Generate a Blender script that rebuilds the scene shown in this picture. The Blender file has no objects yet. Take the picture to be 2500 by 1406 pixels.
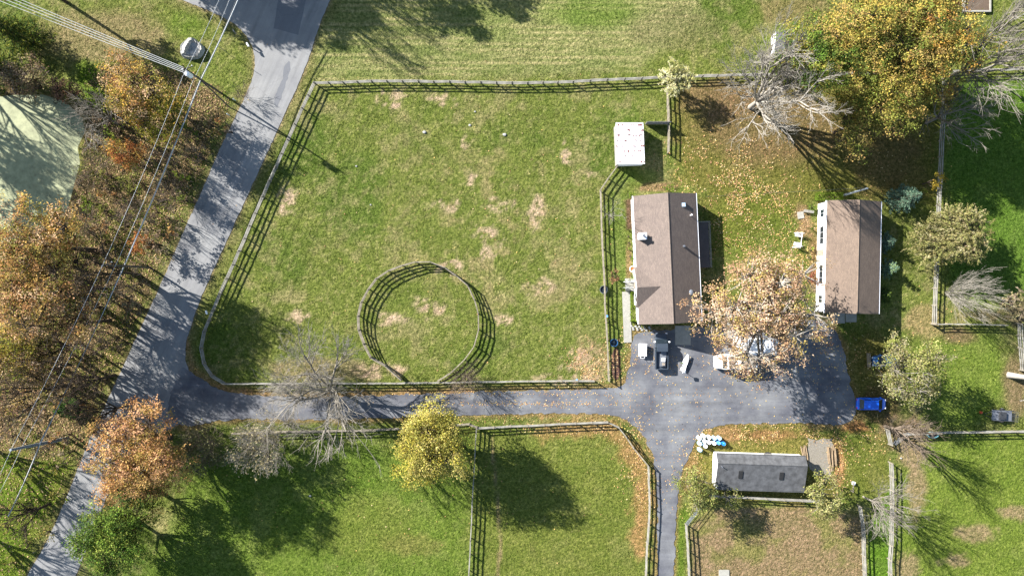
import bpy, math, random
import numpy as np
from mathutils import Vector, Matrix, Quaternion
random.seed(7)
RNG = np.random.default_rng(11)
sc = bpy.context.scene
COL = sc.collection

# ------------------------------------------------------------------ camera, world, sun, exposure
H = 104.0                      # camera height; 16 photo pixels per metre on the ground
PXM = 16.0
cam_d = bpy.data.cameras.new('camera'); cam = bpy.data.objects.new('camera', cam_d); COL.objects.link(cam)
cam.location = (0, 0, H); cam.rotation_euler = (0, 0, 0)
cam_d.sensor_width = 36.0; cam_d.lens = 36.0 * H / (2500 / PXM); cam_d.clip_end = 9000; cam_d.clip_start = 1
sc.camera = cam
SUN_EL = math.radians(28.4)
SHD = Vector((0.837, -0.547))          # horizontal direction in which shadows fall
world = bpy.data.worlds.new('World'); sc.world = world; world.use_nodes = True
wn = world.node_tree; bg = wn.nodes['Background']
sky = wn.nodes.new('ShaderNodeTexSky'); sky.sky_type = 'NISHITA'; sky.sun_disc = False
sky.sun_elevation = SUN_EL; sky.sun_rotation = math.atan2(-SHD.x, -SHD.y) % (2 * math.pi)
wn.links.new(sky.outputs[0], bg.inputs['Color']); bg.inputs['Strength'].default_value = 0.058; sky.air_density = 1.5; sky.ozone_density = 3.0
sd = bpy.data.lights.new('sun', 'SUN'); sd.energy = 5.0; sd.angle = math.radians(0.5); sd.color = (1.0, 0.965, 0.91)
sun = bpy.data.objects.new('sun', sd); COL.objects.link(sun)
sdir = Vector((SHD.x * math.cos(SUN_EL), SHD.y * math.cos(SUN_EL), -math.sin(SUN_EL))).normalized()
sun.rotation_euler = sdir.to_track_quat('-Z', 'Y').to_euler(); sun.location = (-60, 40, 60)
sc.view_settings.view_transform = 'Standard'; sc.view_settings.look = 'None'
sc.view_settings.gamma = 1; sc.view_settings.use_curve_mapping = False
sc.view_settings.exposure = 1.95

# ------------------------------------------------------------------ helpers
def G(px, py, z=0.0):
    f = (1 - z / H) / PXM
    return Vector(((px - 1250) * f, (703 - py) * f, z))
def lin(c):
    c = np.asarray(c, float) / 255.0
    return np.where(c <= 0.04045, c / 12.92, ((c + 0.055) / 1.055) ** 2.4)
K = 0.45
def C(r, g, b, k=K):
    v = lin((r, g, b)) * k
    return (float(v[0]), float(v[1]), float(v[2]))

def CL(r, g, b):
    m = (r + g + b) / 3; return C(r + (m - r) * .12, g + (m - g) * .12, b + (m - b) * .12, 0.60)
def tag(o, label=None, cat=None, group=None, kind=None):
    if label: o['label'] = label
    if cat: o['category'] = cat
    if group: o['group'] = group
    if kind: o['kind'] = kind
    return o
def empty(name, loc=(0, 0, 0), rz=0.0, label=None, cat=None, group=None):
    o = bpy.data.objects.new(name, None); COL.objects.link(o); o.location = loc; o.rotation_euler = (0, 0, rz)
    o.empty_display_size = 0.5
    return tag(o, label, cat, group)
def link(name, me, parent=None, loc=None):
    o = bpy.data.objects.new(name, me); COL.objects.link(o)
    if parent is not None: o.parent = parent
    if loc is not None: o.location = loc
    return o
def copy_tree(o, parent=None):
    c = o.copy(); COL.objects.link(c); c.parent = parent
    for ch in o.children: copy_tree(ch, c)
    return c

class MB:
    def __init__(s): s.v = []; s.f = []; s.m = []
    def add(s, vs, fs, mi=0):
        b = len(s.v); s.v += [tuple(p) for p in vs]
        for f in fs: s.f.append([b + i for i in f]); s.m.append(mi)
    def box(s, x0, x1, y0, y1, z0, z1, mi=0, mat=None):
        vs = [(x, y, z) for z in (z0, z1) for y in (y0, y1) for x in (x0, x1)]
        if mat is not None: vs = [mat @ Vector(p) for p in vs]
        s.add(vs, [(0, 2, 3, 1), (4, 5, 7, 6), (0, 1, 5, 4), (2, 6, 7, 3), (0, 4, 6, 2), (1, 3, 7, 5)], mi)
    def tube(s, pts, r, n=6, mi=0, cap=True):
        if not isinstance(r, (list, tuple)): r = [r] * len(pts)
        pts = [Vector(p) for p in pts]; rings = []
        for i, p in enumerate(pts):
            d = (pts[min(i + 1, len(pts) - 1)] - pts[max(i - 1, 0)]).normalized()
            a = d.cross(Vector((0, 0, 1)))
            if a.length < 1e-3: a = Vector((1, 0, 0))
            a.normalize(); b = d.cross(a)
            rings.append([p + (a * math.cos(t) + b * math.sin(t)) * r[i] for t in [2 * math.pi * k / n for k in range(n)]])
        vs = [q for rg in rings for q in rg]; fs = []
        for i in range(len(pts) - 1):
            for k in range(n):
                fs.append((i * n + k, i * n + (k + 1) % n, (i + 1) * n + (k + 1) % n, (i + 1) * n + k))
        if cap: fs.append(tuple(range(n))[::-1]); fs.append(tuple((len(pts) - 1) * n + k for k in range(n)))
        s.add(vs, fs, mi)
    def loft(s, secs, mi=0, cap=True):
        n = len(secs[0]); vs = [q for sec in secs for q in sec]; fs = []
        for i in range(len(secs) - 1):
            for k in range(n): fs.append((i * n + k, i * n + (k + 1) % n, (i + 1) * n + (k + 1) % n, (i + 1) * n + k))
        if cap: fs.append(tuple(range(n))[::-1]); fs.append(tuple((len(secs) - 1) * n + k for k in range(n)))
        s.add(vs, fs, mi)
    def lathe(s, prof, n=16, mi=0, cx=0, cy=0, sx=1, sy=1):
        secs = [[(cx + r * sx * math.cos(2 * math.pi * k / n), cy + r * sy * math.sin(2 * math.pi * k / n), z) for k in range(n)] for r, z in prof]
        s.loft(secs, mi, True)
    def mesh(s, name, mats, smooth=False):
        me = bpy.data.meshes.new(name); me.from_pydata(s.v, [], s.f)
        if not isinstance(mats, (list, tuple)): mats = [mats]
        for m in mats: me.materials.append(m)
        me.polygons.foreach_set('material_index', s.m)
        if smooth: me.polygons.foreach_set('use_smooth', [True] * len(s.f))
        me.update(); return me
    def build(s, name, mats, parent=None, loc=None, smooth=False):
        return link(name, s.mesh(name, mats, smooth), parent, loc)

def np_mesh(name, V, F, mat, color=None, smooth=False):
    """V (n,3), F (m,k) with k 3 or 4"""
    me = bpy.data.meshes.new(name); n = len(V); m, k = F.shape
    me.vertices.add(n); me.vertices.foreach_set('co', np.ascontiguousarray(V, np.float32).ravel())
    me.loops.add(m * k); me.loops.foreach_set('vertex_index', np.ascontiguousarray(F, np.int32).ravel())
    me.polygons.add(m); me.polygons.foreach_set('loop_start', np.arange(0, m * k, k, dtype=np.int32))
    if smooth: me.polygons.foreach_set('use_smooth', np.ones(m, bool))
    if color is not None:
        a = me.color_attributes.new('Col', 'FLOAT_COLOR', 'POINT')
        c = np.ones((n, 4), np.float32); c[:, :3] = color; a.data.foreach_set('color', c.ravel())
    me.materials.append(mat); me.update(calc_edges=True); me.validate()
    return me

# ------------------------------------------------------------------ numpy noise
def vnoise(x, y, seed=0):
    xi = np.floor(x).astype(np.int64); yi = np.floor(y).astype(np.int64); xf = x - xi; yf = y - yi
    u = xf * xf * (3 - 2 * xf); v = yf * yf * (3 - 2 * yf)
    def h(a, b):
        n = (a * 374761393 + b * 668265263 + seed * 144665) & 0xffffffff
        n = ((n ^ (n >> 13)) * 1274126177) & 0xffffffff
        return ((n ^ (n >> 16)) & 0xffff) / 65535.0
    a = h(xi, yi); b = h(xi + 1, yi); c = h(xi, yi + 1); d = h(xi + 1, yi + 1)
    return (a * (1 - u) + b * u) * (1 - v) + (c * (1 - u) + d * u) * v
def fbm(x, y, sc_, seed=0, o=4):
    r = 0; amp = 0.5; tot = 0; f = 1.0 / sc_
    for i in range(o): r = r + amp * vnoise(x * f, y * f, seed + i * 17); tot += amp; amp *= 0.55; f *= 2.1
    return r / tot
def sstep(a, b, x):
    t = np.clip((x - a) / (b - a), 0, 1); return t * t * (3 - 2 * t)
def seg_dist(px, py, a, b):
    ax, ay = a; bx, by = b; dx, dy = bx - ax, by - ay; L = dx * dx + dy * dy + 1e-9
    t = np.clip(((px - ax) * dx + (py - ay) * dy) / L, 0, 1)
    return np.hypot(px - ax - t * dx, py - ay - t * dy)
def poly_sd(px, py, poly):
    """signed distance in pixels, positive inside"""
    d = np.full(px.shape, 1e9); ins = np.zeros(px.shape, bool); n = len(poly)
    for i in range(n):
        a = poly[i]; b = poly[(i + 1) % n]
        d = np.minimum(d, seg_dist(px, py, a, b))
        if a[1] != b[1]:
            c = ((a[1] > py) != (b[1] > py)) & (px < (b[0] - a[0]) * (py - a[1]) / (b[1] - a[1]) + a[0]); ins ^= c
    return np.where(ins, d, -d)
def line_d(px, py, pl):
    d = np.full(px.shape, 1e9)
    for i in range(len(pl) - 1): d = np.minimum(d, seg_dist(px, py, pl[i], pl[i + 1]))
    return d

# ------------------------------------------------------------------ materials
def new_mat(name):
    m = bpy.data.materials.new(name); m.use_nodes = True; nt = m.node_tree
    return m, nt, nt.nodes['Principled BSDF']
def noise_node(nt, scale, detail=6, rough=0.6, vec=None):
    n = nt.nodes.new('ShaderNodeTexNoise'); n.inputs['Scale'].default_value = scale
    n.inputs['Detail'].default_value = detail; n.inputs['Roughness'].default_value = rough
    if vec is not None: nt.links.new(vec, n.inputs['Vector'])
    return n
def ramp(nt, fac, stops):
    r = nt.nodes.new('ShaderNodeValToRGB'); e = r.color_ramp.elements
    while len(e) < len(stops): e.new(0.5)
    for el, (p, c) in zip(e, stops): el.position = p; el.color = (*c, 1) if len(c) == 3 else c
    nt.links.new(fac, r.inputs[0]); return r
def mul(nt, a, b, blend='MULTIPLY', fac=1.0):
    m = nt.nodes.new('ShaderNodeMix'); m.data_type = 'RGBA'; m.blend_type = blend
    m.inputs['Factor'].default_value = fac
    nt.links.new(a, m.inputs['A']); nt.links.new(b, m.inputs['B']); return m.outputs['Result']
def mat_simple(name, c, rough=0.6, metal=0.0, var=0.12, scale=3.0, bump=0.0, bscale=30, spec=0.3, coat=0.0):
    m, nt, p = new_mat(name); tc = nt.nodes.new('ShaderNodeTexCoord')
    n = noise_node(nt, scale, 6, 0.65, tc.outputs['Object'])
    lo = tuple(x * (1 - var * 1.6) for x in c); hi = tuple(min(1, x * (1 + var * 1.6)) for x in c)
    r = ramp(nt, n.outputs['Fac'], [(0.25, lo), (0.75, hi)])
    nt.links.new(r.outputs[0], p.inputs['Base Color'])
    p.inputs['Roughness'].default_value = rough; p.inputs['Metallic'].default_value = metal
    p.inputs['Specular IOR Level'].default_value = spec; p.inputs['Coat Weight'].default_value = coat
    if bump:
        n2 = noise_node(nt, bscale, 4, 0.6, tc.outputs['Object']); b = nt.nodes.new('ShaderNodeBump')
        b.inputs['Strength'].default_value = bump; b.inputs['Distance'].default_value = 0.05
        nt.links.new(n2.outputs['Fac'], b.inputs['Height']); nt.links.new(b.outputs[0], p.inputs['Normal'])
    return m
def mat_leaf(name, transl=0.3):
    m = bpy.data.materials.new(name); m.use_nodes = True; nt = m.node_tree; nt.nodes.clear()
    at = nt.nodes.new('ShaderNodeAttribute'); at.attribute_name = 'Col'
    d = nt.nodes.new('ShaderNodeBsdfDiffuse'); t = nt.nodes.new('ShaderNodeBsdfTranslucent')
    mx = nt.nodes.new('ShaderNodeMixShader'); mx.inputs[0].default_value = transl
    o = nt.nodes.new('ShaderNodeOutputMaterial')
    nt.links.new(at.outputs['Color'], d.inputs['Color']); nt.links.new(at.outputs['Color'], t.inputs['Color'])
    nt.links.new(d.outputs[0], mx.inputs[1]); nt.links.new(t.outputs[0], mx.inputs[2]); nt.links.new(mx.outputs[0], o.inputs[0])
    return m
def mat_ground():
    m, nt, p = new_mat('ground_grass_soil'); tc = nt.nodes.new('ShaderNodeTexCoord')
    at = nt.nodes.new('ShaderNodeAttribute'); at.attribute_name = 'Col'
    n1 = noise_node(nt, 2.2, 8, 0.72, tc.outputs['Object'])
    r1 = ramp(nt, n1.outputs['Fac'], [(0.32, (0.36, 0.45, 0.32)), (0.5, (1, 1, 1)), (0.68, (1.8, 1.62, 1.9))])
    n2 = noise_node(nt, 0.35, 5, 0.6, tc.outputs['Object'])
    r2 = ramp(nt, n2.outputs['Fac'], [(0.3, (0.84, 0.9, 0.8)), (0.7, (1.16, 1.1, 1.2))])
    n3 = noise_node(nt, 4.6, 5, 0.7, tc.outputs['Object'])
    r3 = ramp(nt, n3.outputs['Fac'], [(0.33, (0.62, 0.68, 0.6)), (0.68, (1.45, 1.38, 1.42))])
    c = mul(nt, at.outputs['Color'], r1.outputs[0]); c = mul(nt, c, r2.outputs[0]); c = mul(nt, c, r3.outputs[0])
    nt.links.new(c, p.inputs['Base Color']); p.inputs['Roughness'].default_value = 0.95
    p.inputs['Specular IOR Level'].default_value = 0.05
    b = nt.nodes.new('ShaderNodeBump'); b.inputs['Strength'].default_value = 1.0; b.inputs['Distance'].default_value = 0.42
    n4 = noise_node(nt, 2.4, 8, 0.72, tc.outputs['Object']); nt.links.new(n4.outputs['Fac'], b.inputs['Height'])
    nt.links.new(b.outputs[0], p.inputs['Normal']); return m
def mat_asphalt(name, base, angle, var=0.25, streak=0.25):
    m, nt, p = new_mat(name); tc = nt.nodes.new('ShaderNodeTexCoord')
    mp = nt.nodes.new('ShaderNodeMapping'); mp.inputs['Rotation'].default_value = (0, 0, angle)
    nt.links.new(tc.outputs['Object'], mp.inputs[0])
    mp2 = nt.nodes.new('ShaderNodeMapping'); mp2.inputs['Scale'].default_value = (0.07, 1.1, 1); nt.links.new(mp.outputs[0], mp2.inputs[0])
    n1 = noise_node(nt, 1.0, 6, 0.6, mp2.outputs[0])
    r1 = ramp(nt, n1.outputs['Fac'], [(0.3, tuple([1 - streak] * 3)), (0.7, tuple([1 + streak] * 3))])
    n2 = noise_node(nt, 0.22, 7, 0.65, tc.outputs['Object'])
    r2 = ramp(nt, n2.outputs['Fac'], [(0.3, (1 - var, 1 - var, 1 - var * .8)), (0.72, (1 + var, 1 + var * .96, 1 + var * .9))])
    n3 = noise_node(nt, 14.0, 3, 0.8, tc.outputs['Object'])
    r3 = ramp(nt, n3.outputs['Fac'], [(0.3, (0.85, 0.85, 0.85)), (0.7, (1.16, 1.16, 1.16))])
    rgb = nt.nodes.new('ShaderNodeRGB'); rgb.outputs[0].default_value = (*base, 1)
    c = mul(nt, rgb.outputs[0], r1.outputs[0]); c = mul(nt, c, r2.outputs[0]); c = mul(nt, c, r3.outputs[0])
    # fine cracks
    v = nt.nodes.new('ShaderNodeTexVoronoi'); v.feature = 'DISTANCE_TO_EDGE'; v.inputs['Scale'].default_value = 0.16
    nd = noise_node(nt, 0.8, 5, 0.7, tc.outputs['Object'])
    av = mul(nt, tc.outputs['Object'], nd.outputs['Color'], 'ADD', 1.0); nt.links.new(av, v.inputs['Vector'])
    r4 = ramp(nt, v.outputs['Distance'], [(0.0, (0.86, 0.86, 0.87)), (0.008, (1, 1, 1))])
    c = mul(nt, c, r4.outputs[0])
    nt.links.new(c, p.inputs['Base Color']); p.inputs['Roughness'].default_value = 0.85; p.inputs['Specular IOR Level'].default_value = 0.2
    b = nt.nodes.new('ShaderNodeBump'); b.inputs['Strength'].default_value = 0.3; b.inputs['Distance'].default_value = 0.03
    nt.links.new(n3.outputs['Fac'], b.inputs['Height']); nt.links.new(b.outputs[0], p.inputs['Normal']); return m
def mat_roof(name, base, row=0.14):
    m, nt, p = new_mat(name); tc = nt.nodes.new('ShaderNodeTexCoord')
    br = nt.nodes.new('ShaderNodeTexBrick'); br.inputs['Scale'].default_value = 1.0
    br.inputs['Brick Width'].default_value = 0.45; br.inputs['Row Height'].default_value = row; br.inputs['Mortar Size'].default_value = 0.012
    br.inputs['Color1'].default_value = (0.78, 0.78, 0.8, 1); br.inputs['Color2'].default_value = (1.2, 1.18, 1.15, 1); br.inputs['Mortar'].default_value = (0.55, 0.55, 0.55, 1)
    mp = nt.nodes.new('ShaderNodeMapping'); mp.inputs['Rotation'].default_value = (0, 0, math.pi / 2); nt.links.new(tc.outputs['Object'], mp.inputs[0])
    nt.links.new(mp.outputs[0], br.inputs['Vector'])
    n = noise_node(nt, 0.6, 7, 0.7, tc.outputs['Object']); r = ramp(nt, n.outputs['Fac'], [(0.3, (0.88, 0.88, 0.89)), (0.7, (1.1, 1.09, 1.08))])
    n3 = noise_node(nt, 9, 4, 0.8, tc.outputs['Object']); r3 = ramp(nt, n3.outputs['Fac'], [(0.3, (0.75, 0.75, 0.75)), (0.7, (1.25, 1.25, 1.25))])
    rgb = nt.nodes.new('ShaderNodeRGB'); rgb.outputs[0].default_value = (*base, 1)
    c = mul(nt, rgb.outputs[0], br.outputs['Color'], fac=0.55); c = mul(nt, c, r.outputs[0]); c = mul(nt, c, r3.outputs[0])
    nt.links.new(c, p.inputs['Base Color']); p.inputs['Roughness'].default_value = 0.9; p.inputs['Specular IOR Level'].default_value = 0.15
    return m
def mat_rusty(name):
    m, nt, p = new_mat(name); tc = nt.nodes.new('ShaderNodeTexCoord')
    wv = nt.nodes.new('ShaderNodeTexWave'); wv.bands_direction = 'Y'; wv.inputs['Scale'].default_value = 0.4; nt.links.new(tc.outputs['Object'], wv.inputs['Vector'])
    n = noise_node(nt, 2.6, 2, 0.5, tc.outputs['Object'])
    r1 = ramp(nt, wv.outputs['Fac'], [(0.62, (0, 0, 0)), (0.66, (1, 1, 1))]); r2 = ramp(nt, n.outputs['Fac'], [(0.53, (0, 0, 0)), (0.56, (1, 1, 1))])
    k = mul(nt, r1.outputs[0], r2.outputs[0])
    sep = nt.nodes.new('ShaderNodeRGBToBW'); nt.links.new(k, sep.inputs[0])
    n3 = noise_node(nt, 1.2, 6, 0.7, tc.outputs['Object']); r3 = ramp(nt, n3.outputs['Fac'], [(0.3, (0.62, 0.63, 0.66)), (0.7, (0.8, 0.8, 0.82))])
    mx = nt.nodes.new('ShaderNodeMix'); mx.data_type = 'RGBA'; nt.links.new(sep.outputs[0], mx.inputs['Factor'])
    nt.links.new(r3.outputs[0], mx.inputs['A']); mx.inputs['B'].default_value = (0.17, 0.06, 0.05, 1)
    nt.links.new(mx.outputs['Result'], p.inputs['Base Color']); p.inputs['Roughness'].default_value = 0.6; return m

M = dict(
    leaf=mat_leaf('leaf'), needle=mat_leaf('needle', 0.12), grass=mat_leaf('grass_blades', 0.45), litter=mat_leaf('leaf_litter', 0.1),
    ground=mat_ground(),
    road=mat_asphalt('road_asphalt', C(166, 166, 165), math.radians(-66), 0.2, 0.16),
    drive=mat_asphalt('driveway_asphalt', C(134, 136, 139), 0, 0.5, 0.18),
    patch=mat_asphalt('asphalt_patch', C(138, 140, 145), math.radians(-66), 0.1, 0.06),
    gravel=mat_simple('gravel_grey', C(166, 158, 144), 0.95, var=0.22, scale=5, bump=0.5, bscale=20),
    concrete=mat_simple('concrete', C(196, 193, 182), 0.9, var=0.12, scale=2.5, bump=0.2),
    roof1=mat_roof('roof_shingle_grey_brown', C(148, 134, 126)), roof2=mat_roof('roof_shingle_red_brown', C(152, 134, 120)),
    roof3=mat_simple('barn_roof_felt', C(108, 109, 112), 0.9, var=0.34, scale=1.3, bump=0.2, bscale=8), roofshed=mat_rusty('rusty_painted_metal'),
    white=mat_simple('white_paint', (0.78, 0.78, 0.80), 0.55, var=0.05, scale=2), siding=mat_simple('white_siding', (0.74, 0.75, 0.78), 0.6, var=0.05, scale=1.5),
    greyboard=mat_simple('grey_board', (0.22, 0.21, 0.20), 0.85, var=0.25, scale=4), glass=mat_simple('window_glass', (0.012, 0.018, 0.024), 0.15, var=0.1, spec=0.35),
    wood=mat_simple('weathered_wood', C(166, 156, 138), 0.9, var=0.28, scale=4, bump=0.3), woodgrey=mat_simple('weathered_grey_rail', C(176, 172, 162), 0.9, var=0.25, scale=3),
    pole=mat_simple('pole_wood', C(120, 112, 104), 0.9, var=0.2, scale=3), polegrey=mat_simple('pole_grey', C(170, 182, 194), 0.8, var=0.15),
    wire=mat_simple('cable', C(245, 247, 250), 0.5, var=0.05), wiredark=mat_simple('cable_dark', C(120, 122, 128), 0.5, var=0.05),
    bark=mat_simple('bark_brown', C(98, 84, 70), 0.95, var=0.25, scale=4), barkpale=mat_simple('bark_pale', C(190, 182, 170), 0.9, var=0.2, scale=3),
    barkgrey=mat_simple('bark_grey', C(168, 160, 148), 0.9, var=0.22, scale=3), barktwig=mat_simple('bark_twig', C(140, 124, 108), 0.9, var=0.25, scale=3),
    rock=mat_simple('rock', C(214, 212, 206), 0.9, var=0.3, scale=1.6, bump=0.6, bscale=4),
    duck=mat_simple('duckweed_water', C(186, 190, 148), 0.7, var=0.24, scale=1.1, spec=0.2),
    black=mat_simple('black_rubber', (0.015, 0.015, 0.016), 0.8), dark=mat_simple('dark_metal', (0.03, 0.032, 0.036), 0.5),
    steel=mat_simple('galvanised_steel', C(150, 155, 165), 0.45, metal=0.3, var=0.1), blue=mat_simple('blue_car_paint', (0.006, 0.09, 0.55), 0.3, var=0.04, coat=0.6),
    bluedull=mat_simple('dull_blue_paint', (0.02, 0.08, 0.2), 0.5, var=0.1), truck=mat_simple('dark_blue_grey_paint', (0.035, 0.045, 0.06), 0.35, var=0.06, coat=0.5),
    tanpaint=mat_simple('tan_paint', C(190, 176, 160), 0.6, var=0.1), red=mat_simple('red_plastic', (0.5, 0.07, 0.03), 0.5),
    bluep=[mat_simple('barrel_white', (0.72, 0.76, 0.80), 0.5, var=0.05), mat_simple('barrel_pale_blue', (0.35, 0.58, 0.75), 0.5, var=0.08), mat_simple('barrel_mid_blue', (0.10, 0.30, 0.70), 0.45, var=0.08), mat_simple('barrel_bright_blue', (0.02, 0.20, 0.62), 0.4, var=0.05)],
    soil=mat_simple('soil', C(120, 102, 86), 0.95, var=0.2, scale=2, bump=0.5, bscale=6), mulch=mat_simple('mulch', C(110, 78, 66), 0.95, var=0.3, scale=5, bump=0.5),
    deck=mat_simple('deck_boards', C(120, 112, 112), 0.85, var=0.12, scale=2), trough=mat_simple('trough_blue_green', (0.12, 0.32, 0.36), 0.5), lamp=mat_simple('red_lamp_lens', (0.35, 0.02, 0.02), 0.3),
    rust=mat_simple('split_log_wood', C(176, 152, 122), 0.9, var=0.25, scale=6),
)

# ------------------------------------------------------------------ outlines in photo pixels (on the ground)
POND = [(-60, 236), (20, 226), (100, 224), (160, 242), (203, 285), (210, 320), (192, 360), (198, 400), (186, 440), (165, 520), (120, 560), (40, 590), (-60, 640)]
ROADP = [(-10, 1560), (65, 1406), (110, 1330), (150, 1245), (215, 1080), (270, 960), (330, 830), (395, 690), (440, 583), (500, 450), (545, 345), (592, 250), (615, 200), (624, 150), (614, 105), (580, 62), (515, 28), (440, 0), (380, -30), (380, -140), (860, -140), (806, 0), (780, 60), (745, 170), (690, 290), (640, 400), (580, 530), (520, 660), (485, 740), (458, 820), (450, 870), (462, 905), (490, 1000), (430, 1040), (345, 1080), (270, 1190), (230, 1290), (185, 1406), (130, 1560)]
DRIVEP = [(440, 890), (462, 905), (510, 940), (560, 958), (650, 966), (800, 970), (1000, 962), (1250, 954), (1480, 949), (1518, 943), (1532, 920), (1540, 850), (1545, 812), (1600, 806), (1700, 800), (1790, 790), (1990, 775), (2035, 800), (2062, 850), (2072, 930), (2092, 985), (2085, 1025), (2040, 1038), (1950, 1032), (1800, 1032), (1735, 1042), (1702, 1062), (1690, 1100), (1660, 1150), (1652, 1230), (1644, 1406), (1640, 1520), (1600, 1520), (1604, 1406), (1606, 1200), (1597, 1130), (1580, 1072), (1545, 1032), (1500, 1013), (1400, 1008), (1150, 1012), (900, 1022), (700, 1026), (560, 1020), (450, 1045), (400, 1010)]
TANP = [(1690, 1285), (1722, 1242), (1980, 1236), (2108, 1262), (2114, 1500), (1684, 1500)]
WOODS = [(-600, 170), (60, 190), (215, 260), (240, 160), (300, 140), (470, 190), (560, 250), (540, 300), (480, 440), (370, 690), (300, 850), (215, 1030), (190, 1110), (120, 1280), (60, 1400), (-40, 1560), (-600, 1560)]
# ------------------------------------------------------------------ ground colour zones (true surface colours, no light or shade)
def ground_color(px, py):
    n1 = fbm(px, py, 90, 1); n2 = fbm(px, py, 26, 5); n3 = fbm(px, py, 170, 9, 3); n4 = fbm(px, py, 9, 13, 3); pat = sstep(0.36, 0.6, fbm(px, py, 13, 211, 4))
    sh = px.shape; col = np.empty(sh + (3,))
    def cc(r, g, b): return np.array(C(r, g, b))
    green = cc(124, 136, 64); dry = cc(166, 156, 108); lush = cc(100, 122, 50)
    col[:] = green
    def blend(c, w): nonlocal col; col = col * (1 - w[..., None]) + np.asarray(c) * w[..., None]
    blend(lush, sstep(0.5, 0.72, n3) * 0.8)
    blend(dry, sstep(0.5, 0.68, 0.5 * n1 + 0.5 * n2) * 0.6)
    jit = (n2 - 0.5) * 60 + (n4 - 0.5) * 24
    blend(cc(176, 170, 112), sstep(0.52, 0.78, n4) * 0.5)
    def zone(poly, c, soft=14, st=1.0, jk=1.0, brk=None):
        w = sstep(-soft, soft, poly_sd(px, py, poly) + jit * jk) * st
        if brk is not None: w = w * brk
        blend(c, w)
    def blob(x, y, rx, ry, c, st=1.0, jk=1.0):
        d = np.hypot((px - x) / rx, (py - y) / ry) - jit * jk / max(rx, ry)
        blend(c, sstep(1.15, 0.55, d) * st)
    # north hay field with mown rows
    rows = 0.5 + 0.5 * np.sin((py + (n1 - .5) * 10 + px * -0.012) * 2 * math.pi / 15.0); rows = rows * sstep(0.3, 0.6, fbm(px * 0.08, py, 12, 31))
    inf = sstep(-20, 20, poly_sd(px, py, [(790, -400), (1790, -400), (1700, 40), (1560, 170), (1100, 188), (775, 200), (770, 60)]) + jit * .5)
    blend(cc(140, 150, 88), inf * 0.75); blend(cc(186, 178, 122), inf * rows * 0.95)
    blob(1450, 30, 130, 45, cc(110, 140, 48), 0.6); blob(1650, 70, 130, 60, cc(150, 142, 100), 0.5); blob(1950, 25, 110, 40, cc(158, 138, 96), .6)
    # top left lawn
    blob(260, 95, 190, 85, cc(158, 142, 102), 0.75); blob(230, 185, 60, 45, cc(105, 135, 35), 0.8); blob(450, 60, 60, 40, cc(100, 135, 35), .5)
    blob(580, 45, 60, 18, cc(150, 125, 98), .6)
    # woods floor
    zone(WOODS, cc(134, 116, 80), 14, 0.95); wf = sstep(0.5, 0.64, fbm(px, py, 40, 41))
    zone([(-300, 1100), (190, 1120), (60, 1406), (-40, 1560), (-300, 1560)], cc(112, 138, 42), 30, 0.9)
    zone(WOODS, cc(128, 136, 58), 14, 0.7, brk=wf)
    # road verges
    dr = np.abs(poly_sd(px, py, ROADP)); lw = sstep(34, 6, dr + jit * .4) * (py < 1350)
    blend(cc(140, 136, 84), lw * 0.6); blend(cc(172, 152, 116), sstep(7, 1, dr + jit * .1) * .7)
    dd = np.abs(poly_sd(px, py, DRIVEP)); blend(cc(180, 146, 104), sstep(16, 2, dd + jit * .35) * .65)
    blend(cc(176, 140, 98), sstep(16, 4, line_d(px, py, [(452, 830), (470, 900), (540, 950), (700, 962), (1150, 955)]) + jit * .3) * .6)
    # paddock: worn spots
    for (x, y, rx, ry) in [(1210, 500, 34, 26), (1310, 515, 17, 38), (1105, 655, 40, 20), (1150, 445, 14, 18), (1195, 575, 40, 22), (1130, 350, 12, 14), (1380, 380, 10, 22), (1400, 890, 44, 30), (1450, 425, 14, 10), (1190, 610, 26, 20), (735, 770, 26, 12), (1085, 500, 34, 16), (950, 240, 40, 20), (1080, 245, 30, 14), (930, 905, 70, 20), (1380, 925, 90, 14), (700, 480, 20, 36), (1320, 700, 26, 20), (1230, 780, 18, 14), (960, 780, 40, 16), (1050, 750, 40, 22)]:
        blob(x, y, rx * 1.15, ry * 1.15, cc(214, 188, 154), 1.0 * pat, 0.9)
    blend(cc(182, 164, 118), sstep(0.52, 0.7, fbm(px, py, 34, 77)) * sstep(320, 60, np.hypot(px - 1240, (py - 560) * 0.9)) * 0.6)
    blob(780, 905, 150, 34, cc(168, 148, 116), .6); blob(1440, 880, 50, 60, cc(200, 170, 132), .8 * pat)
    # bottom fields
    zone([(470, 1110), (1145, 1075), (1138, 1500), (300, 1500), (420, 1300)], cc(114, 140, 52), 26, 0.7)
    blob(900, 1290, 130, 90, cc(134, 142, 66), .5); blob(1000, 1330, 90, 30, cc(150, 142, 82), .5)
    zone([(1172, 1060), (1500, 1050), (1575, 1150), (1575, 1500), (1165, 1500)], cc(128, 138, 62), 16, 0.7)
    blend(cc(168, 148, 108), sstep(7, 1, line_d(px, py, [(1200, 1070), (1215, 1220), (1222, 1330), (1212, 1420)]) + jit * .15) * .8)
    blend(cc(196, 152, 104), sstep(36, 6, line_d(px, py, [(1330, 1050), (1490, 1045), (1540, 1100), (1572, 1160), (1560, 1330)]) + jit * .9) * .7)
    # yard between the houses and under the big trees
    zone([(1645, 215), (1980, 190), (2295, 190), (2290, 500), (2010, 480), (1740, 620), (1715, 470), (1650, 450)], cc(128, 124, 60), 22, 0.85)
    blob(1900, 310, 230, 110, cc(140, 118, 82), .8); blob(1760, 240, 110, 60, cc(146, 120, 88), .7); blob(2160, 380, 110, 110, cc(132, 114, 72), .8)
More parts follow.
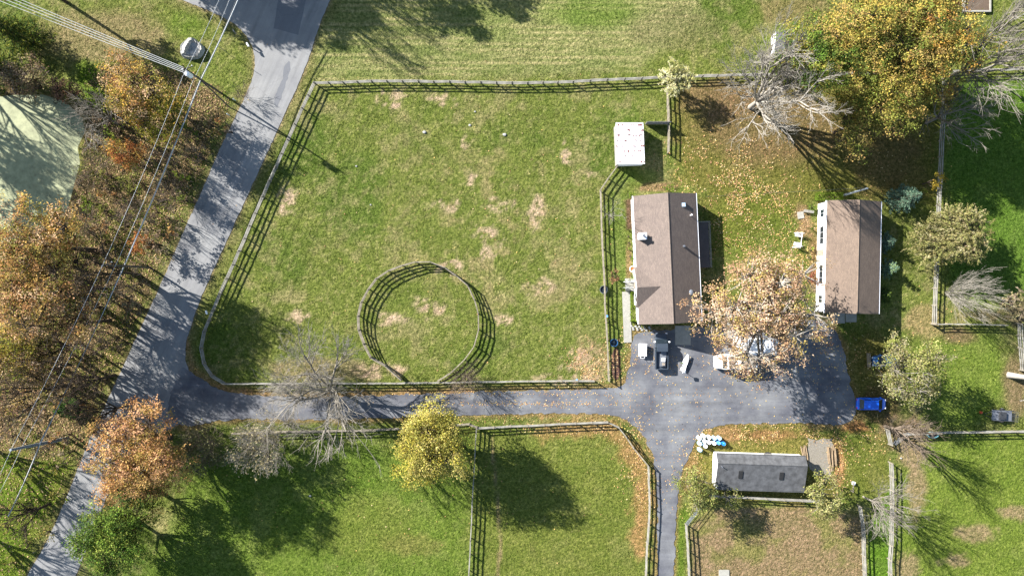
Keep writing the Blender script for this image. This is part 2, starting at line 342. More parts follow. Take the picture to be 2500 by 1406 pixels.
    blob(1840, 560, 120, 130, cc(122, 134, 56), .7); blob(1610, 458, 60, 12, cc(160, 130, 96), .8); blob(1550, 430, 60, 20, cc(112, 140, 52), .6)
    zone([(1490, 420), (1545, 480), (1530, 690), (1520, 930), (1490, 930), (1480, 560)], cc(116, 138, 62), 8, .6)
    blob(1503, 890, 13, 46, cc(150, 118, 92), .9, .1); blob(1590, 880, 40, 30, cc(168, 138, 92), .4)
    zone([(1525, 490), (1545, 480), (1547, 560), (1530, 560)], cc(122, 92, 76), 3, .9, .05); blob(1535, 640, 8, 60, cc(176, 140, 104), .7, .1)
    blob(1965, 540, 26, 40, cc(176, 142, 108), .8); blob(1990, 640, 20, 90, cc(166, 130, 96), .7)
    blob(2130, 900, 90, 110, cc(126, 118, 62), .8); blob(2150, 990, 60, 60, cc(118, 102, 66), .8); blob(2210, 1060, 80, 60, cc(134, 112, 90), .85)
    blob(2010, 745, 40, 50, cc(146, 136, 120), .5)
    # right fields
    zone([(2312, 200), (2700, 180), (2700, 740), (2380, 740), (2312, 690)], cc(100, 134, 48), 16, 0.85)
    zone([(2215, 830), (2440, 810), (2460, 960), (2380, 1045), (2300, 1040)], cc(124, 146, 58), 20, 0.8)
    blob(2260, 790, 60, 50, cc(178, 156, 110), .7); blob(2340, 820, 50, 24, cc(140, 118, 88), .8, .3); blob(2400, 770, 50, 16, cc(170, 150, 112), .7)
    blob(2480, 940, 36, 90, cc(150, 128, 98), .8); blob(2480, 760, 40, 40, cc(130, 112, 92), .7)
    zone([(2195, 1075), (2700, 1062), (2700, 1500), (2190, 1500)], cc(126, 148, 56), 10, 0.7)
    for (x, y, rx, ry) in [(2220, 1110, 40, 50), (2240, 1190, 30, 80), (2380, 1300, 60, 26), (2215, 1380, 30, 40), (2480, 1250, 40, 20), (2330, 1370, 40, 16)]: blob(x, y, rx, ry, cc(174, 150, 116), .75)
    zone([(2120, 1280), (2176, 1180), (2176, 1500), (2120, 1500)], cc(96, 140, 34), 5, .8, .1)
    zone([(2040, 1050), (2170, 1060), (2170, 1200), (2060, 1230), (2040, 1140)], cc(124, 130, 56), 18, .7)
    zone(TANP, cc(164, 142, 106), 8, 0.95, .25); zone(TANP, cc(142, 142, 78), 8, 0.8, brk=sstep(0.5, 0.72, fbm(px, py, 44, 91)))
    zone([(1690, 1060), (1800, 1038), (1990, 1040), (2060, 1075), (2050, 1220), (1970, 1225), (1690, 1225), (1665, 1170)], cc(140, 132, 68), 10, .8)
    blob(1780, 1060, 50, 20, cc(188, 148, 100), .7); blob(1880, 1062, 90, 16, cc(186, 134, 96), .6); blob(2045, 1130, 20, 60, cc(206, 152, 104), .85, .4); blob(1690, 1150, 22, 50, cc(180, 142, 96), .7)
    zone([(1655, 1240), (1690, 1240), (1672, 1300), (1670, 1500), (1648, 1500)], cc(112, 140, 48), 5, .8, .1)
    blob(2090, 1045, 40, 14, cc(186, 120, 84), .6)
    return np.clip(col, 0.004, 0.8)
def ground_z(px, py):
    z = -0.015 + 0.04 * (fbm(px, py, 40, 3, 3) - 1.0)
    pd = poly_sd(px, py, POND); z = z - sstep(-6, 26, pd) * 1.0
    return z
def axis(lo, hi, step):
    a = np.arange(lo, hi + step, step); out = []; s = step; x = a[-1]
    while x < 3200: s *= 1.35; x += s; out.append(x)
    out2 = []; s = step; x = a[0]
    while x > -3200: s *= 1.35; x -= s; out2.append(x)
    return np.array(out2[::-1] + list(a) + out)
xs = axis(-92, 92, 0.42); ys = axis(-56, 62, 0.42)
X, Y = np.meshgrid(xs, ys); PX = X * PXM + 1250; PY = 703 - Y * PXM
gc = ground_color(PX, PY); gz = ground_z(PX, PY)
nx, ny = len(xs), len(ys); idx = np.arange(nx * ny).reshape(ny, nx)
F = np.stack([idx[:-1, :-1], idx[:-1, 1:], idx[1:, 1:], idx[1:, :-1]], -1).reshape(-1, 4)
me = np_mesh('ground', np.stack([X, Y, gz], -1).reshape(-1, 3), F, M['ground'], gc.reshape(-1, 3), smooth=True)
tag(link('ground', me), kind='structure')

def smooth_poly(P, it=2, closed=True):
    P = [np.array(p, float) for p in P]
    for _ in range(it):
        Q = []; n = len(P)
        for i in range(n if closed else n - 1):
            a, b = P[i], P[(i + 1) % n]; Q += [a * .75 + b * .25, a * .25 + b * .75]
        P = Q if closed else [P[0]] + Q + [P[-1]]
    return P
def sheet(name, poly, z, mat, smooth=2, jit=1.2, kind='structure', parent=None):
    from mathutils.geometry import tessellate_polygon
    P = smooth_poly(poly, smooth) if smooth else [np.array(p, float) for p in poly]
    Q = []
    for i in range(len(P)):
        a = P[i]; b = P[(i + 1) % len(P)]; L = np.hypot(*(b - a)); n = max(1, int(L / 6))
        for k in range(n): Q.append(a + (b - a) * k / n)
    Q = np.array(Q); Q[:, 0] += (fbm(Q[:, 0], Q[:, 1], 8, 3, 3) - .5) * 2 * jit * 2; Q[:, 1] += (fbm(Q[:, 0], Q[:, 1], 8, 8, 3) - .5) * 2 * jit * 2
    vs = [G(p[0], p[1], 0) + Vector((0, 0, z)) for p in Q]
    tris = tessellate_polygon([vs]); mb = MB(); mb.add(vs, [t if (vs[t[1]] - vs[t[0]]).cross(vs[t[2]] - vs[t[0]]).z > 0 else t[::-1] for t in tris])
    o = mb.build(name, mat, parent); 
    if kind: o['kind'] = kind
    return o
sheet('pond_water', [(-260, 200)] + [(x + (8 if x > 0 else -150), y) for x, y in POND] + [(-260, 680)], -0.34, M['duck'], 1, 0)
sheet('road', ROADP, 0.008, M['road'], 1, 1.0)
sheet('driveway', DRIVEP, 0.016, M['drive'], 2, 3.0)
sheet('road_patch', [(682, -20), (752, -20), (728, 86), (668, 70)], 0.014, M['patch'], 0, 0.4)
sheet('road_patch', [(700, 150), (712, 156), (698, 205), (686, 240), (676, 268), (668, 250), (684, 205)], 0.014, M['patch'], 1, 2)
sheet('gravel_pad', [(1974, 1072), (2032, 1070), (2030, 1155), (1985, 1160), (1972, 1130)], 0.012, M['gravel'], 0, 3)
sheet('gravel_strip', [(1770, 760), (1786, 760), (1786, 824), (1770, 824)], 0.024, M['concrete'], 0, 0.5)
sheet('dirt_patch', [(1495, 850), (1512, 850), (1514, 925), (1493, 925)], 0.006, M['mulch'], 1, 1)
# concrete walk and slabs
def slab(name, x0, y0, x1, y1, z, mat, rz=0, kind='structure'):
    a = G(x0, y1); b = G(x1, y0); mb = MB(); cx, cy = (a.x + b.x) / 2, (a.y + b.y) / 2
    w, l = (b.x - a.x) / 2, (b.y - a.y) / 2; mb.box(-w, w, -l, l, -0.1, z); o = mb.build(name, mat); o.location = (cx, cy, 0); o.rotation_euler.z = rz
    o['kind'] = kind; return o
slab('front_walk', 1521, 712, 1540, 836, 0.07, M['concrete'], math.radians(2))
slab('front_walk', 1538, 690, 1556, 706, 0.085, M['concrete'])
slab('patio', 1648, 795, 1686, 842, 0.10, M['concrete']); slab('patio', 2030, 762, 2062, 789, 0.09, M['concrete']); slab('patio_step', 2064, 766, 2090, 786, 0.16, M['concrete'])
slab('stepping_slab', 1947, 517, 1962, 534, 0.08, M['concrete'], .15)
slab('manhole_slab', 1755, 1390, 1780, 1420, 0.1, M['concrete'])

# ------------------------------------------------------------------ fences
def jitter_box(w, d, h, seed, top=0.02):
    r = random.Random(seed); mb = MB()
    vs = [(x + r.uniform(-.01, .01), y + r.uniform(-.01, .01), z + (r.uniform(-top, top) if z > 0 else 0)) for z in (-0.2, h * .5, h) for (x, y) in ((-w, -d), (w, -d), (w, d), (-w, d))]
    mb.loft([vs[0:4], vs[4:8], vs[8:12]]); return mb
def rail_mesh(seed, mat, r0=0.06, hz=0.06):
    r = random.Random(seed); mb = MB(); secs = []
    for t in (0, .33, .66, 1):
        oy, oz = r.uniform(-.02, .02), r.uniform(-.03, .03); a, b = r0 * r.uniform(.85, 1.1), hz * r.uniform(.85, 1.1)
        secs.append([(t, oy - a, oz - b), (t, oy + a, oz - b), (t, oy + a, oz + b), (t, oy - a, oz + b)])
    mb.loft(secs); return mb.mesh('rail', mat)
POSTS = {k: [jitter_box(.065, .065, h, s).mesh('post', M['wood']) for s in range(3)] for k, h in (('std', 1.36), ('pen', 1.6))}
RAILS = {'wood': [rail_mesh(s, M['wood']) for s in range(6)], 'grey': [rail_mesh(s + 9, M['woodgrey']) for s in range(6)]}
def fence(label, pts, h='std', rails=(0.38, 0.80, 1.24), mk='grey', step=2.42, group=None, cat='fence', name='rail_fence', skip_end=False, doublerow=0):
    hz = 1.36 if h == 'std' else 1.6
    W = [G(x, y, hz) for x, y in pts]; W = [Vector((p.x, p.y, 0)) for p in W]
    T = empty(name, W[0], 0, label, cat, group); org = W[0]
    # posts evenly spaced along each polyline, corners kept
    nodes = [W[0]]
    for a, b in zip(W[:-1], W[1:]):
        n = max(1, round((b - a).length / step))
        for k in range(1, n + 1): nodes.append(a.lerp(b, k / n) + (Vector((random.uniform(-.05, .05), random.uniform(-.05, .05), 0)) if k < n else Vector((0, 0, 0))))
    for p in nodes:
        o = link('post', random.choice(POSTS[h]), T, p - org); o.rotation_euler = (random.uniform(-.02, .02), random.uniform(-.02, .02), random.uniform(-.2, .2))
    for a, b in zip(nodes[:-1], nodes[1:]):
        d = b - a; L = d.length; ang = math.atan2(d.y, d.x); nrm = Vector((-d.y, d.x, 0)) / L
        for z in rails:
            o = link('rail', random.choice(RAILS[mk]), T, a - org + Vector((0, 0, z + random.uniform(-.02, .02))) + nrm * random.uniform(-.02, .02) - d / L * .06)
            dz = random.uniform(-.02, .02); o.rotation_euler = (random.uniform(-.15, .15), -math.atan2(dz, L), ang); o.scale = (L + .12, 1, 1)
    return T
GF = 'weathered rail fences round the paddocks'
fence('long weathered rail fence dividing the mown hay field from the big paddock', [(765, 200), (905, 196), (1020, 196), (1250, 200), (1400, 197), (1610, 186), (1790, 181), (1975, 178), (2150, 176)], group=GF)
fence('weathered rail fence running down beside the road along the big paddock', [(765, 200), (735, 262), (700, 340), (655, 440), (620, 520), (580, 612), (550, 680), (516, 758)], group=GF)
fence('curved corner fence where the road meets the driveway', [(516, 758), (495, 808), (487, 850), (494, 888), (513, 918), (545, 938)], group=GF, step=1.9)
fence('rail fence between the big paddock and the upper edge of the driveway', [(545, 938), (700, 937), (860, 937), (1000, 936), (1250, 932), (1452, 931)], group=GF)
fence('short rail fence running down from the pale shrub past the metal roofed shed', [(1632, 190), (1633, 255), (1635, 320), (1634, 370)], group=GF, step=2.3, mk='wood')
fence('rail fence from the metal roofed shed down in front of the long brown roofed house', [(1509, 404), (1467, 463), (1470, 560), (1475, 650), (1478, 740), (1484, 830), (1488, 931)], group=GF, step=2.5, mk='wood')
PEN = [(978, 929), (938, 893), (903, 873), (886, 840), (874, 806), (872, 772), (880, 738), (897, 707), (917, 680), (946, 661), (980, 648), (1013, 639), (1048, 639), (1085, 653), (1113, 673), (1141, 697), (1158, 732), (1167, 766), (1168, 806), (1157, 846), (1132, 880), (1100, 911), (1068, 931)]
fence('round pen fence of weathered rails standing in the big paddock', PEN, 'pen', (0.35, 0.72, 1.1, 1.5), 'wood', 2.6, group=GF, name='round_pen_fence')
fence('rail fence below the driveway from the grey bushes to the yellow tree', [(565, 1060), (700, 1055), (860, 1053), (950, 1049), (1060, 1045), (1145, 1037), (1164, 1045)], group=GF, mk='wood')
fence('rail fence curving from the yellow tree round the corner of the middle field', [(1164, 1047), (1330, 1039), (1485, 1032), (1512, 1045), (1548, 1095), (1585, 1140)], group=GF)
fence('straight rail fence along the narrow lane leading down the picture', [(1585, 1140), (1588, 1240), (1582, 1330), (1577, 1440)], group=GF)
fence('rail fence dividing the two green fields below the yellow tree', [(1163, 1047), (1158, 1130), (1153, 1220), (1148, 1320), (1143, 1440)], group=GF)
fence('rail fence on the left side of the bare tan paddock', [(1678, 1285), (1682, 1350), (1686, 1440)], group=GF)
fence('rail fence behind the grey roofed barn at the top of the tan paddock', [(1730, 1212), (1830, 1217), (1960, 1224), (2010, 1226)], group=GF)
fence('rail fence on the right side of the tan paddock', [(2104, 1238), (2112, 1290), (2114, 1360), (2117, 1440)], group=GF)
fence('tall rail fence along the left edge of the lower right field', [(2181, 1132), (2183, 1200), (2182, 1300), (2178, 1370), (2180, 1440)], group=GF)
fence('short rail fence stub under the grey bare bush by the dirt lane', [(2172, 1050), (2180, 1088)], group=GF)
fence('rail fence across the top of the lower right field, behind the blue green trough', [(2205, 1062), (2300, 1058), (2400, 1056), (2530, 1054)], group=GF)
fence('long rail fence running down through the willow beside the vivid green field', [(2312, 190), (2308, 300), (2302, 420), (2297, 540), (2292, 660), (2287, 790)], group=GF)
fence('rail fence running right from the bottom of the willow fence', [(2287, 792), (2370, 792), (2462, 794)], group=GF)
fence('rail fence along the top of the vivid green field', [(2330, 172), (2420, 168), (2540, 164)], group=GF)
fence('short rail fence at the right edge above the dead trunk', [(2497, 790), (2500, 850), (2504, 905)], group=GF)
fence('single rail fence end in the upper right corner', [(2457, 58), (2474, 47), (2520, 25)], rails=(0.6, 1.2), group=GF)
# gates
def gate(label, a, b, z=1.3, bars=5, brace=True):
    A = G(*a, z); B = G(*b, z); A.z = B.z = 0; T = empty('field_gate', A, math.atan2((B - A).y, (B - A).x), label, 'gate'); L = (B - A).length
    mb = MB()
    for x in (0.03, L - .03): mb.tube([(x, 0, .1), (x, 0, z)], .03)
    mb.build('gate_frame', M['steel'], T)
    for i in range(bars): m = MB(); zz = .15 + (z - .2) * i / (bars - 1); m.tube([(0, 0, zz), (L, 0, zz)], .028); m.build('bar', M['steel'], T)
    if brace: m = MB(); m.tube([(0, .03, .15), (L * .5, .03, z - .05), (L, .03, .15)], .025); m.build('brace', M['steel'], T)
gate('metal field gate at the upper left corner of the tan paddock', (1678, 1284), (1730, 1218))
gate('metal field gate standing open over the dirt lane beside the blue green trough', (2188, 1086), (2226, 1058))
gate('small metal gate closing the gap at the top right of the round pen', (1087, 655), (1112, 672), 1.5)
# board fence beside shed
T = empty('board_fence', G(1574, 304), 0, 'short solid board fence joining the metal roofed shed to the rail fence', 'fence')
for k in range(12):
    m = MB(); m.box(-.145, .145, -.015, .015, 0, 1.75 + random.uniform(-.03, .03)); o = m.build('board', M['greyboard'], T, (0.16 + k * .305, random.uniform(-.005, .005), 0))
for z in (.5, 1.4): m = MB(); m.box(0, 3.7, -.07, -.02, z - .05, z + .05); m.build('cross_rail', M['greyboard'], T)

# ------------------------------------------------------------------ buildings
def gable_shell(T, w, l, ze, zr, ov=0.2, eave_ov=0.2, roofmat=None, wallmat=None, ridge_x=0.0, ze2=None, roofname='roof', gut='white'):
    """ridge along local y; eaves at x=-w/2 (height ze) and x=+w/2 (height ze2). w,l are wall sizes"""
    ze2 = ze if ze2 is None else ze2; hw, hl = w / 2, l / 2; m = MB()
    sec = lambda y: [(-hw, y, 0), (hw, y, 0), (hw, y, ze2 - .02), (ridge_x, y, zr - .04), (-hw, y, ze - .02)]
    m.loft([sec(-hl), sec(hl)]); m.build('wall', wallmat, T)
    for sgn, zz in ((-1, ze), (1, ze2)):
        m = MB(); x0 = sgn * (hw + eave_ov); sl = (zr - zz) / abs(sgn * hw - ridge_x); z0 = zz - sl * eave_ov; y0, y1 = -hl - ov, hl + ov; t = .14
        s1 = [(ridge_x, y0, zr), (x0, y0, z0), (x0, y0, z0 + t), (ridge_x, y0, zr + t)]; s2 = [(a, y1, c) for a, b, c in s1]
        m.loft([s1, s2]); m.build(roofname, roofmat, T)
        m = MB(); xa, xb = sorted((x0 + sgn * .005, x0 + sgn * .13)); m.box(xa, xb, y0, y1, z0 - .06, z0 + .09); m.build('gutter', M[gut], T)
    m = MB(); m.tube([(ridge_x, -hl - ov, zr + .12), (ridge_x, hl + ov, zr + .12)], .07, 6); m.build('ridge_cap', roofmat, T)
def window(T, side, pos, w, z0, z1, off, panes=2):
    """side 'x-','x+','y-','y+' wall plane at off"""
    def bx(m, a, b, z_a, z_b, d0, d1):
        if side[0] == 'x':
            s = -1 if side[1] == '-' else 1; xa, xb = sorted((off + s * d0, off + s * d1)); m.box(xa, xb, a, b, z_a, z_b)
        else:
            s = -1 if side[1] == '-' else 1; ya, yb = sorted((off + s * d0, off + s * d1)); m.box(a, b, ya, yb, z_a, z_b)
    m = MB(); a, b = pos - w / 2, pos + w / 2
    bx(m, a - .06, a, z0 - .06, z1 + .06, .002, .05); bx(m, b, b + .06, z0 - .06, z1 + .06, .002, .05)
    bx(m, a, b, z0 - .06, z0, .002, .06); bx(m, a, b, z1, z1 + .06, .002, .05)
    W = m.build('window', M['white'], T)
    for k in range(panes):
        m = MB(); p0 = a + (b - a) * k / panes + .02; p1 = a + (b - a) * (k + 1) / panes - .02; bx(m, p0, p1, z0 + .003, z1 - .003, .004, .022); m.build('pane', M['glass'], W)
def door(T, side, pos, off, w=.95, h=2.05, mat='tanpaint', z=0.15):
    s = -1 if side[1] == '-' else 1; m = MB(); q = sorted((off + s * .004, off + s * .05))
    if side[0] == 'x': m.box(q[0], q[1], pos - w / 2, pos + w / 2, z, z + h)
    else: m.box(pos - w / 2, pos + w / 2, q[0], q[1], z, z + h)
    D = m.build('door', M[mat], T); m = MB(); q = off + s * .09
    if side[0] == 'x': m.box(q - .03, q + .03, pos + w * .36, pos + w * .42, z + .95, z + 1.02)
    else: m.box(pos + w * .36, pos + w * .42, q - .03, q + .03, z + .95, z + 1.02)
    m.build('handle', M['steel'], D)

# house with chimney, left
zc = 3.0; c = G(1629, 632, zc); H1 = empty('house', (c.x, c.y, 0), math.radians(2.6), 'long house with grey brown shingle roof, white chimney box and a small front gable', 'house')
w1, l1, e1, r1 = 8.9, 18.6, 3.05, 5.1
gable_shell(H1, w1, l1, e1, r1, .2, .2, M['roof1'], M['siding'])
# front cross gable (west side)
gy = (632 - 698) / PXM * .971; sl = (r1 - e1) / (w1 / 2)
fx = -w1 / 2 - .5; gz_ = 3.05 + (w1 / 2 + .2) * 0; hwid = 3.0; zr2 = 4.55; xin = -(r1 + .14 - zr2) / sl
ze2 = e1 + .14 - .5 * sl * .2
m = MB(); zf = 2.98
A = Vector((fx, gy, zr2)); B = Vector((xin, gy, zr2 + .03)); E1 = Vector((-w1 / 2 - .22, gy + hwid, zf + .12)); E2 = Vector((-w1 / 2 - .22, gy - hwid, zf + .12))
m.add([A, B, E1, Vector((fx, gy + hwid, zf + .05))], [(0, 1, 2, 3)]); m.add([A, B, E2, Vector((fx, gy - hwid, zf + .05))], [(0, 3, 2, 1)])
m.add([A - Vector((0, 0, .14)), Vector((fx, gy + hwid, zf - .09)), Vector((fx, gy + hwid, zf + .05)), A, Vector((fx, gy - hwid, zf + .05)), Vector((fx, gy - hwid, zf - .09))], [(0, 1, 2, 3), (0, 3, 4, 5)])
m.build('front_gable_roof', M['roof1'], H1)
m = MB(); m.add([(fx + .3, gy - hwid + .3, 0.0), (fx + .3, gy + hwid - .3, 0.0), (fx + .3, gy + hwid - .3, zf - .05), (fx + .3, gy, zr2 - .12), (fx + .3, gy - hwid + .3, zf - .05)], [(0, 4, 3, 2, 1)])
m.add([(fx + .3, gy - hwid + .3, 0), (-w1 / 2, gy - hwid + .3, 0), (-w1 / 2, gy - hwid + .3, zf - .05), (fx + .3, gy - hwid + .3, zf - .05)], [(0, 1, 2, 3)])
m.add([(fx + .3, gy + hwid - .3, 0), (-w1 / 2, gy + hwid - .3, 0), (-w1 / 2, gy + hwid - .3, zf - .05), (fx + .3, gy + hwid - .3, zf - .05)], [(0, 3, 2, 1)])
m.build('front_gable_wall', M['siding'], H1)
def on_roof(px, py, T, w, e, r, zoff=.14):
    p = G(px, py, 4.2); loc = Matrix.Rotation(-T.rotation_euler.z, 4, 'Z') @ (Vector((p.x, p.y, 0)) - T.location)
    z = r - abs(loc.x) * (r - e) / (w / 2) + zoff; return loc.x, loc.y, z
x, y, z = on_roof(1568, 577, H1, w1, e1, r1); m = MB(); m.box(x - .5, x + .5, y - .42, y + .42, z - .5, z + 1.15); CH = m.build('chimney', M['white'], H1)
m = MB(); m.box(x - .58, x + .58, y - .5, y + .5, z + 1.152, z + 1.24); m.build('chimney_cap', M['white'], CH)
m = MB(); m.lathe([(.17, z + 1.242), (.17, z + 1.6), (.24, z + 1.62), (.24, z + 1.68)], 10, 0, x + .1, y); m.build('flue', M['steel'], CH)
x, y, z = on_roof(1669, 500, H1, w1, e1, r1); m = MB(); m.box(x - .33, x + .33, y - .33, y + .33, z - .12, z + .12); S = m.build('skylight', M['steel'], H1); m = MB(); m.box(x - .25, x + .25, y - .25, y + .25, z + .122, z + .15); m.build('pane', mat_simple('skylight_pane', (.35, .48, .6), .2), S)
x, y, z = on_roof(1688, 525, H1, w1, e1, r1); m = MB(); m.lathe([(.07, z - .1), (.07, z + .75), (.13, z + .78), (.1, z + .86)], 8, 0, x, y); m.build('vent_pipe', M['white'], H1)
x, y, z = on_roof(1669, 601, H1, w1, e1, r1); m = MB(); m.box(x - .13, x + .13, y - .13, y + .13, z - .1, z + .45); m.build('vent_box', M['steel'], H1)
x, y, z = on_roof(1689, 714, H1, w1, e1, r1); m = MB(); m.lathe([(.34, z - .1), (.34, z + .14), (.26, z + .26), (.08, z + .32)], 12, 0, x, y, 1, 1.3); m.build('roof_fan', M['steel'], H1)
for yy in (7.4, 4.9, 2.2, -6.9): window(H1, 'x-', yy, 1.5, .95, 2.2, -w1 / 2)
for yy in (7.2, .2, -4.0, -7.5): window(H1, 'x+', yy, 1.3, 1.0, 2.2, w1 / 2)
door(H1, 'x+', 3.8, w1 / 2); door(H1, 'y-', 1.8, -l1 / 2); window(H1, 'y-', -2.2, 1.4, 1, 2.2, -l1 / 2); window(H1, 'y+', 0, 1.6, 1, 2.2, l1 / 2)
window(H1, 'x-', gy - 1.5, 1.2, 1, 2.2, fx + .3); door(H1, 'x-', gy + .3, fx + .3)
m = MB()
for k in (0, .9): m.tube([(fx - 1.3, gy + k, 0), (fx - 1.3, gy + k, .95), (fx + .1, gy + k, 1.1)], .035, 5); m.tube([(fx - .1, gy + k, 0), (fx - .1, gy + k, 1.08)], .035, 5)
m.build('porch_railing', M['white'], H1)
m = MB(); m.box(fx - .95, fx + .28, gy - .5, gy + 1.4, 0, .3); m.build('porch_step', M['concrete'], H1)
m = MB(); m.box(w1 / 2 + .35, w1 / 2 + .95, 7.1, 7.6, 0, .8); m.build('air_conditioner', M['white'], H1)
# deck
D0 = (w1 / 2 + .15, w1 / 2 + 2.55, -1.5, 5.4)
m = MB(); m.box(*D0, 0.05, .5); DK = m.build('deck', M['deck'], H1)
for k in range(17): m = MB(); y0 = -1.5 + k * .406; m.box(D0[0], D0[1] + .03, y0 + .01, y0 + .396, .503, .53); m.build('board', M['deck'], DK)
m = MB()
for yy in np.linspace(-1.5, 5.4, 6): m.box(D0[1] - .05, D0[1] + .05, yy - .05, yy + .05, .54, 1.5)
for zz in (.95, 1.45): m.box(D0[1] - .035, D0[1] + .035, -1.44, 5.34, zz - .03, zz + .03)
m.box(D0[0], D0[1] - .06, 5.36, 5.44, 1.41, 1.49); m.box(D0[0], D0[1] - .06, 5.37, 5.43, .92, .98); m.build('deck_railing', M['woodgrey'], H1)

# second house
c = G(2081, 628, 3.1); H2 = empty('house', (c.x, c.y, 0), math.radians(-1.25), 'smaller house with plain reddish brown roof and white wall lit by the sun', 'house')
w2, l2, e2, r2 = 7.75, 16.3, 3.2, 4.75
gable_shell(H2, w2, l2, e2, r2, .15, .12, M['roof2'], M['siding'])
for yy, ww, n in ((3.3, 2.6, 3), (-2.6, 2.8, 3), (6.6, 1.1, 2), (-6.3, 1.1, 2)): window(H2, 'x-', yy, ww, .95, 2.15, -w2 / 2, n)
door(H2, 'x-', .7, -w2 / 2); 
for yy in (5, 1, -4): window(H2, 'x+', yy, 1.3, 1, 2.2, w2 / 2)
door(H2, 'y-', 1.4, -l2 / 2); window(H2, 'y-', -2, 1.3, 1, 2.2, -l2 / 2); window(H2, 'y+', 1, 1.3, 1, 2.2, l2 / 2)
m = MB(); m.tube([(-w2 / 2 - .07, -7.9, .1), (-w2 / 2 - .07, -7.9, 3.0)], .05, 6); m.build('downpipe', M['white'], H2)

# barn
c = G(1858, 1155, 2.2); BN = empty('barn', (c.x, c.y, 0), math.radians(90 - 1.8), 'low long barn with grey felt roof and white end wall near the blue barrels', 'barn')
wb, lb = 5.05, 13.0   # local x runs up the picture after the turn
gable_shell(BN, wb, lb, 1.75, 2.7, .18, .12, M['roof3'], M['siding'], ridge_x=1.45, ze2=1.95, gut='roof3')
m = MB(); m.box(-2.4, 2.2, lb / 2 + .01, lb / 2 + .10, 0, 2.0); m.build('end_door', M['white'], BN)
for yy in (-2.95, 3.15):
    m = MB(); m.box(-.8, .35, yy - .3, yy + .3, 2.23, 2.6); m.v = [(a, b, cz + a * .24) for a, b, cz in m.v]; m.build('roof_vent', M['black'], BN)
m = MB(); m.lathe([(.06, 2.4), (.06, 3.1), (.1, 3.15)], 8, 0, 1.0, lb / 2 - .4); m.build('vent_pipe', M['steel'], BN)
for yy in (-4, -1.3, 1.6, 4.6): window(BN, 'x-', yy, 1.1, .7, 1.4, -wb / 2)
window(BN, 'x+', 2, 1, .9, 1.6, wb / 2); door(BN, 'x+', -1.5, wb / 2, 1.2, 1.8, 'greyboard', .05)

# run-in shed, mono pitch, lower on the right
c = G(1539, 350, 2.5); S1 = empty('shed', (c.x, c.y, 0), math.radians(2.2), 'open shed with rows of rust marks on its white metal roof, at the paddock edge', 'shed')
hw, hl = 2.0, 2.95; zl, zr_ = 2.75, 2.1
m = MB(); m.box(-hw, -hw + .08, -hl, hl, 0, zl - .05); m.build('post_wall', M['greyboard'], S1)
m = MB(); m.add([(-hw + .081, -hl, 0), (hw, -hl, 0), (hw, -hl, zr_ - .03), (-hw + .081, -hl, zl - .06), (-hw + .081, -hl + .07, 0), (hw, -hl + .07, 0), (hw, -hl + .07, zr_ - .03), (-hw + .081, -hl + .07, zl - .06)], [(0, 1, 2, 3), (7, 6, 5, 4), (0, 3, 7, 4), (1, 5, 6, 2)]); m.build('end_wall', M['siding'], S1)
m = MB(); m.add([(-hw + .081, hl, 0), (hw, hl, 0), (hw, hl, zr_ - .03), (-hw + .081, hl, zl - .06), (-hw + .081, hl - .07, 0), (hw, hl - .07, 0), (hw, hl - .07, zr_ - .03), (-hw + .081, hl - .07, zl - .06)], [(3, 2, 1, 0), (4, 5, 6, 7), (0, 4, 7, 3), (1, 2, 6, 5)]); m.build('end_wall', M['siding'], S1)
m = MB(); m.box(hw - .08, hw, -hl + .071, hl - .071, 0, zr_ - .05); m.build('back_wall', M['siding'], S1)
m0 = MB(); nseg = 6
npan = 7; pw = (2 * hl + .3) / npan
for k in range(npan):
    m = MB(); y0 = -hl - .15 + k * pw; sec = []
    for j in range(7):
        yy = y0 + (pw - .01) * j / 6; bump_ = .03 if j in (0, 6) else (.012 if j == 3 else 0); sec.append((yy, bump_))
    A = [(-hw - .12, yy, zl + .02 + b_) for yy, b_ in sec]; B = [(hw + .12, yy, zr_ + .0 + b_) for yy, b_ in sec]
    vs = A + B + [(a, b, cz - .04) for a, b, cz in A] + [(a, b, cz - .04) for a, b, cz in B]; n = 7; fs = []
    for j in range(6): fs += [(j, n + j, n + j + 1, j + 1), (2 * n + j, 2 * n + j + 1, 3 * n + j + 1, 3 * n + j)]
    fs += [(0, 2 * n, 3 * n, n), (6, n + 6, 3 * n + 6, 2 * n + 6)] + [(j, j + 1, 2 * n + j + 1, 2 * n + j) for j in range(6)] + [(n + j, 3 * n + j, 3 * n + j + 1, n + j + 1) for j in range(6)]
    m.add(vs, fs); m.build('roof_panel', M['roofshed'], S1)
# small shed near hay field
c = G(1914, 106, 2.0); S2 = empty('shed', (c.x, c.y, 0), math.radians(-4), 'small white walled shed with grey roof half hidden by the large autumn tree', 'shed')
gable_shell(S2, 2.5, 3.3, 1.95, 2.3, .08, .06, M['roof3'], M['siding']); door(S2, 'y-', 0, -1.65, .9, 1.75, 'white', .05)
# raised bed top right
T = empty('raised_bed', G(2383, -10), 0, 'pale edged raised bed of bare soil at the top edge', 'garden bed')
m = MB(); m.box(-1.85, 1.85, -2.35, 3.0, -.05, .22); m.build('soil', M['soil'], T)
for nm, b in (('edge_board', (-2.15, -1.86, -2.6, 3.0, 0, .42)), ('edge_board', (1.86, 2.08, -2.6, 3.0, 0, .34)), ('edge_board', (-1.855, 1.855, -2.6, -2.36, 0, .34))):
    m = MB(); m.box(*b); m.build(nm, M['concrete'], T)

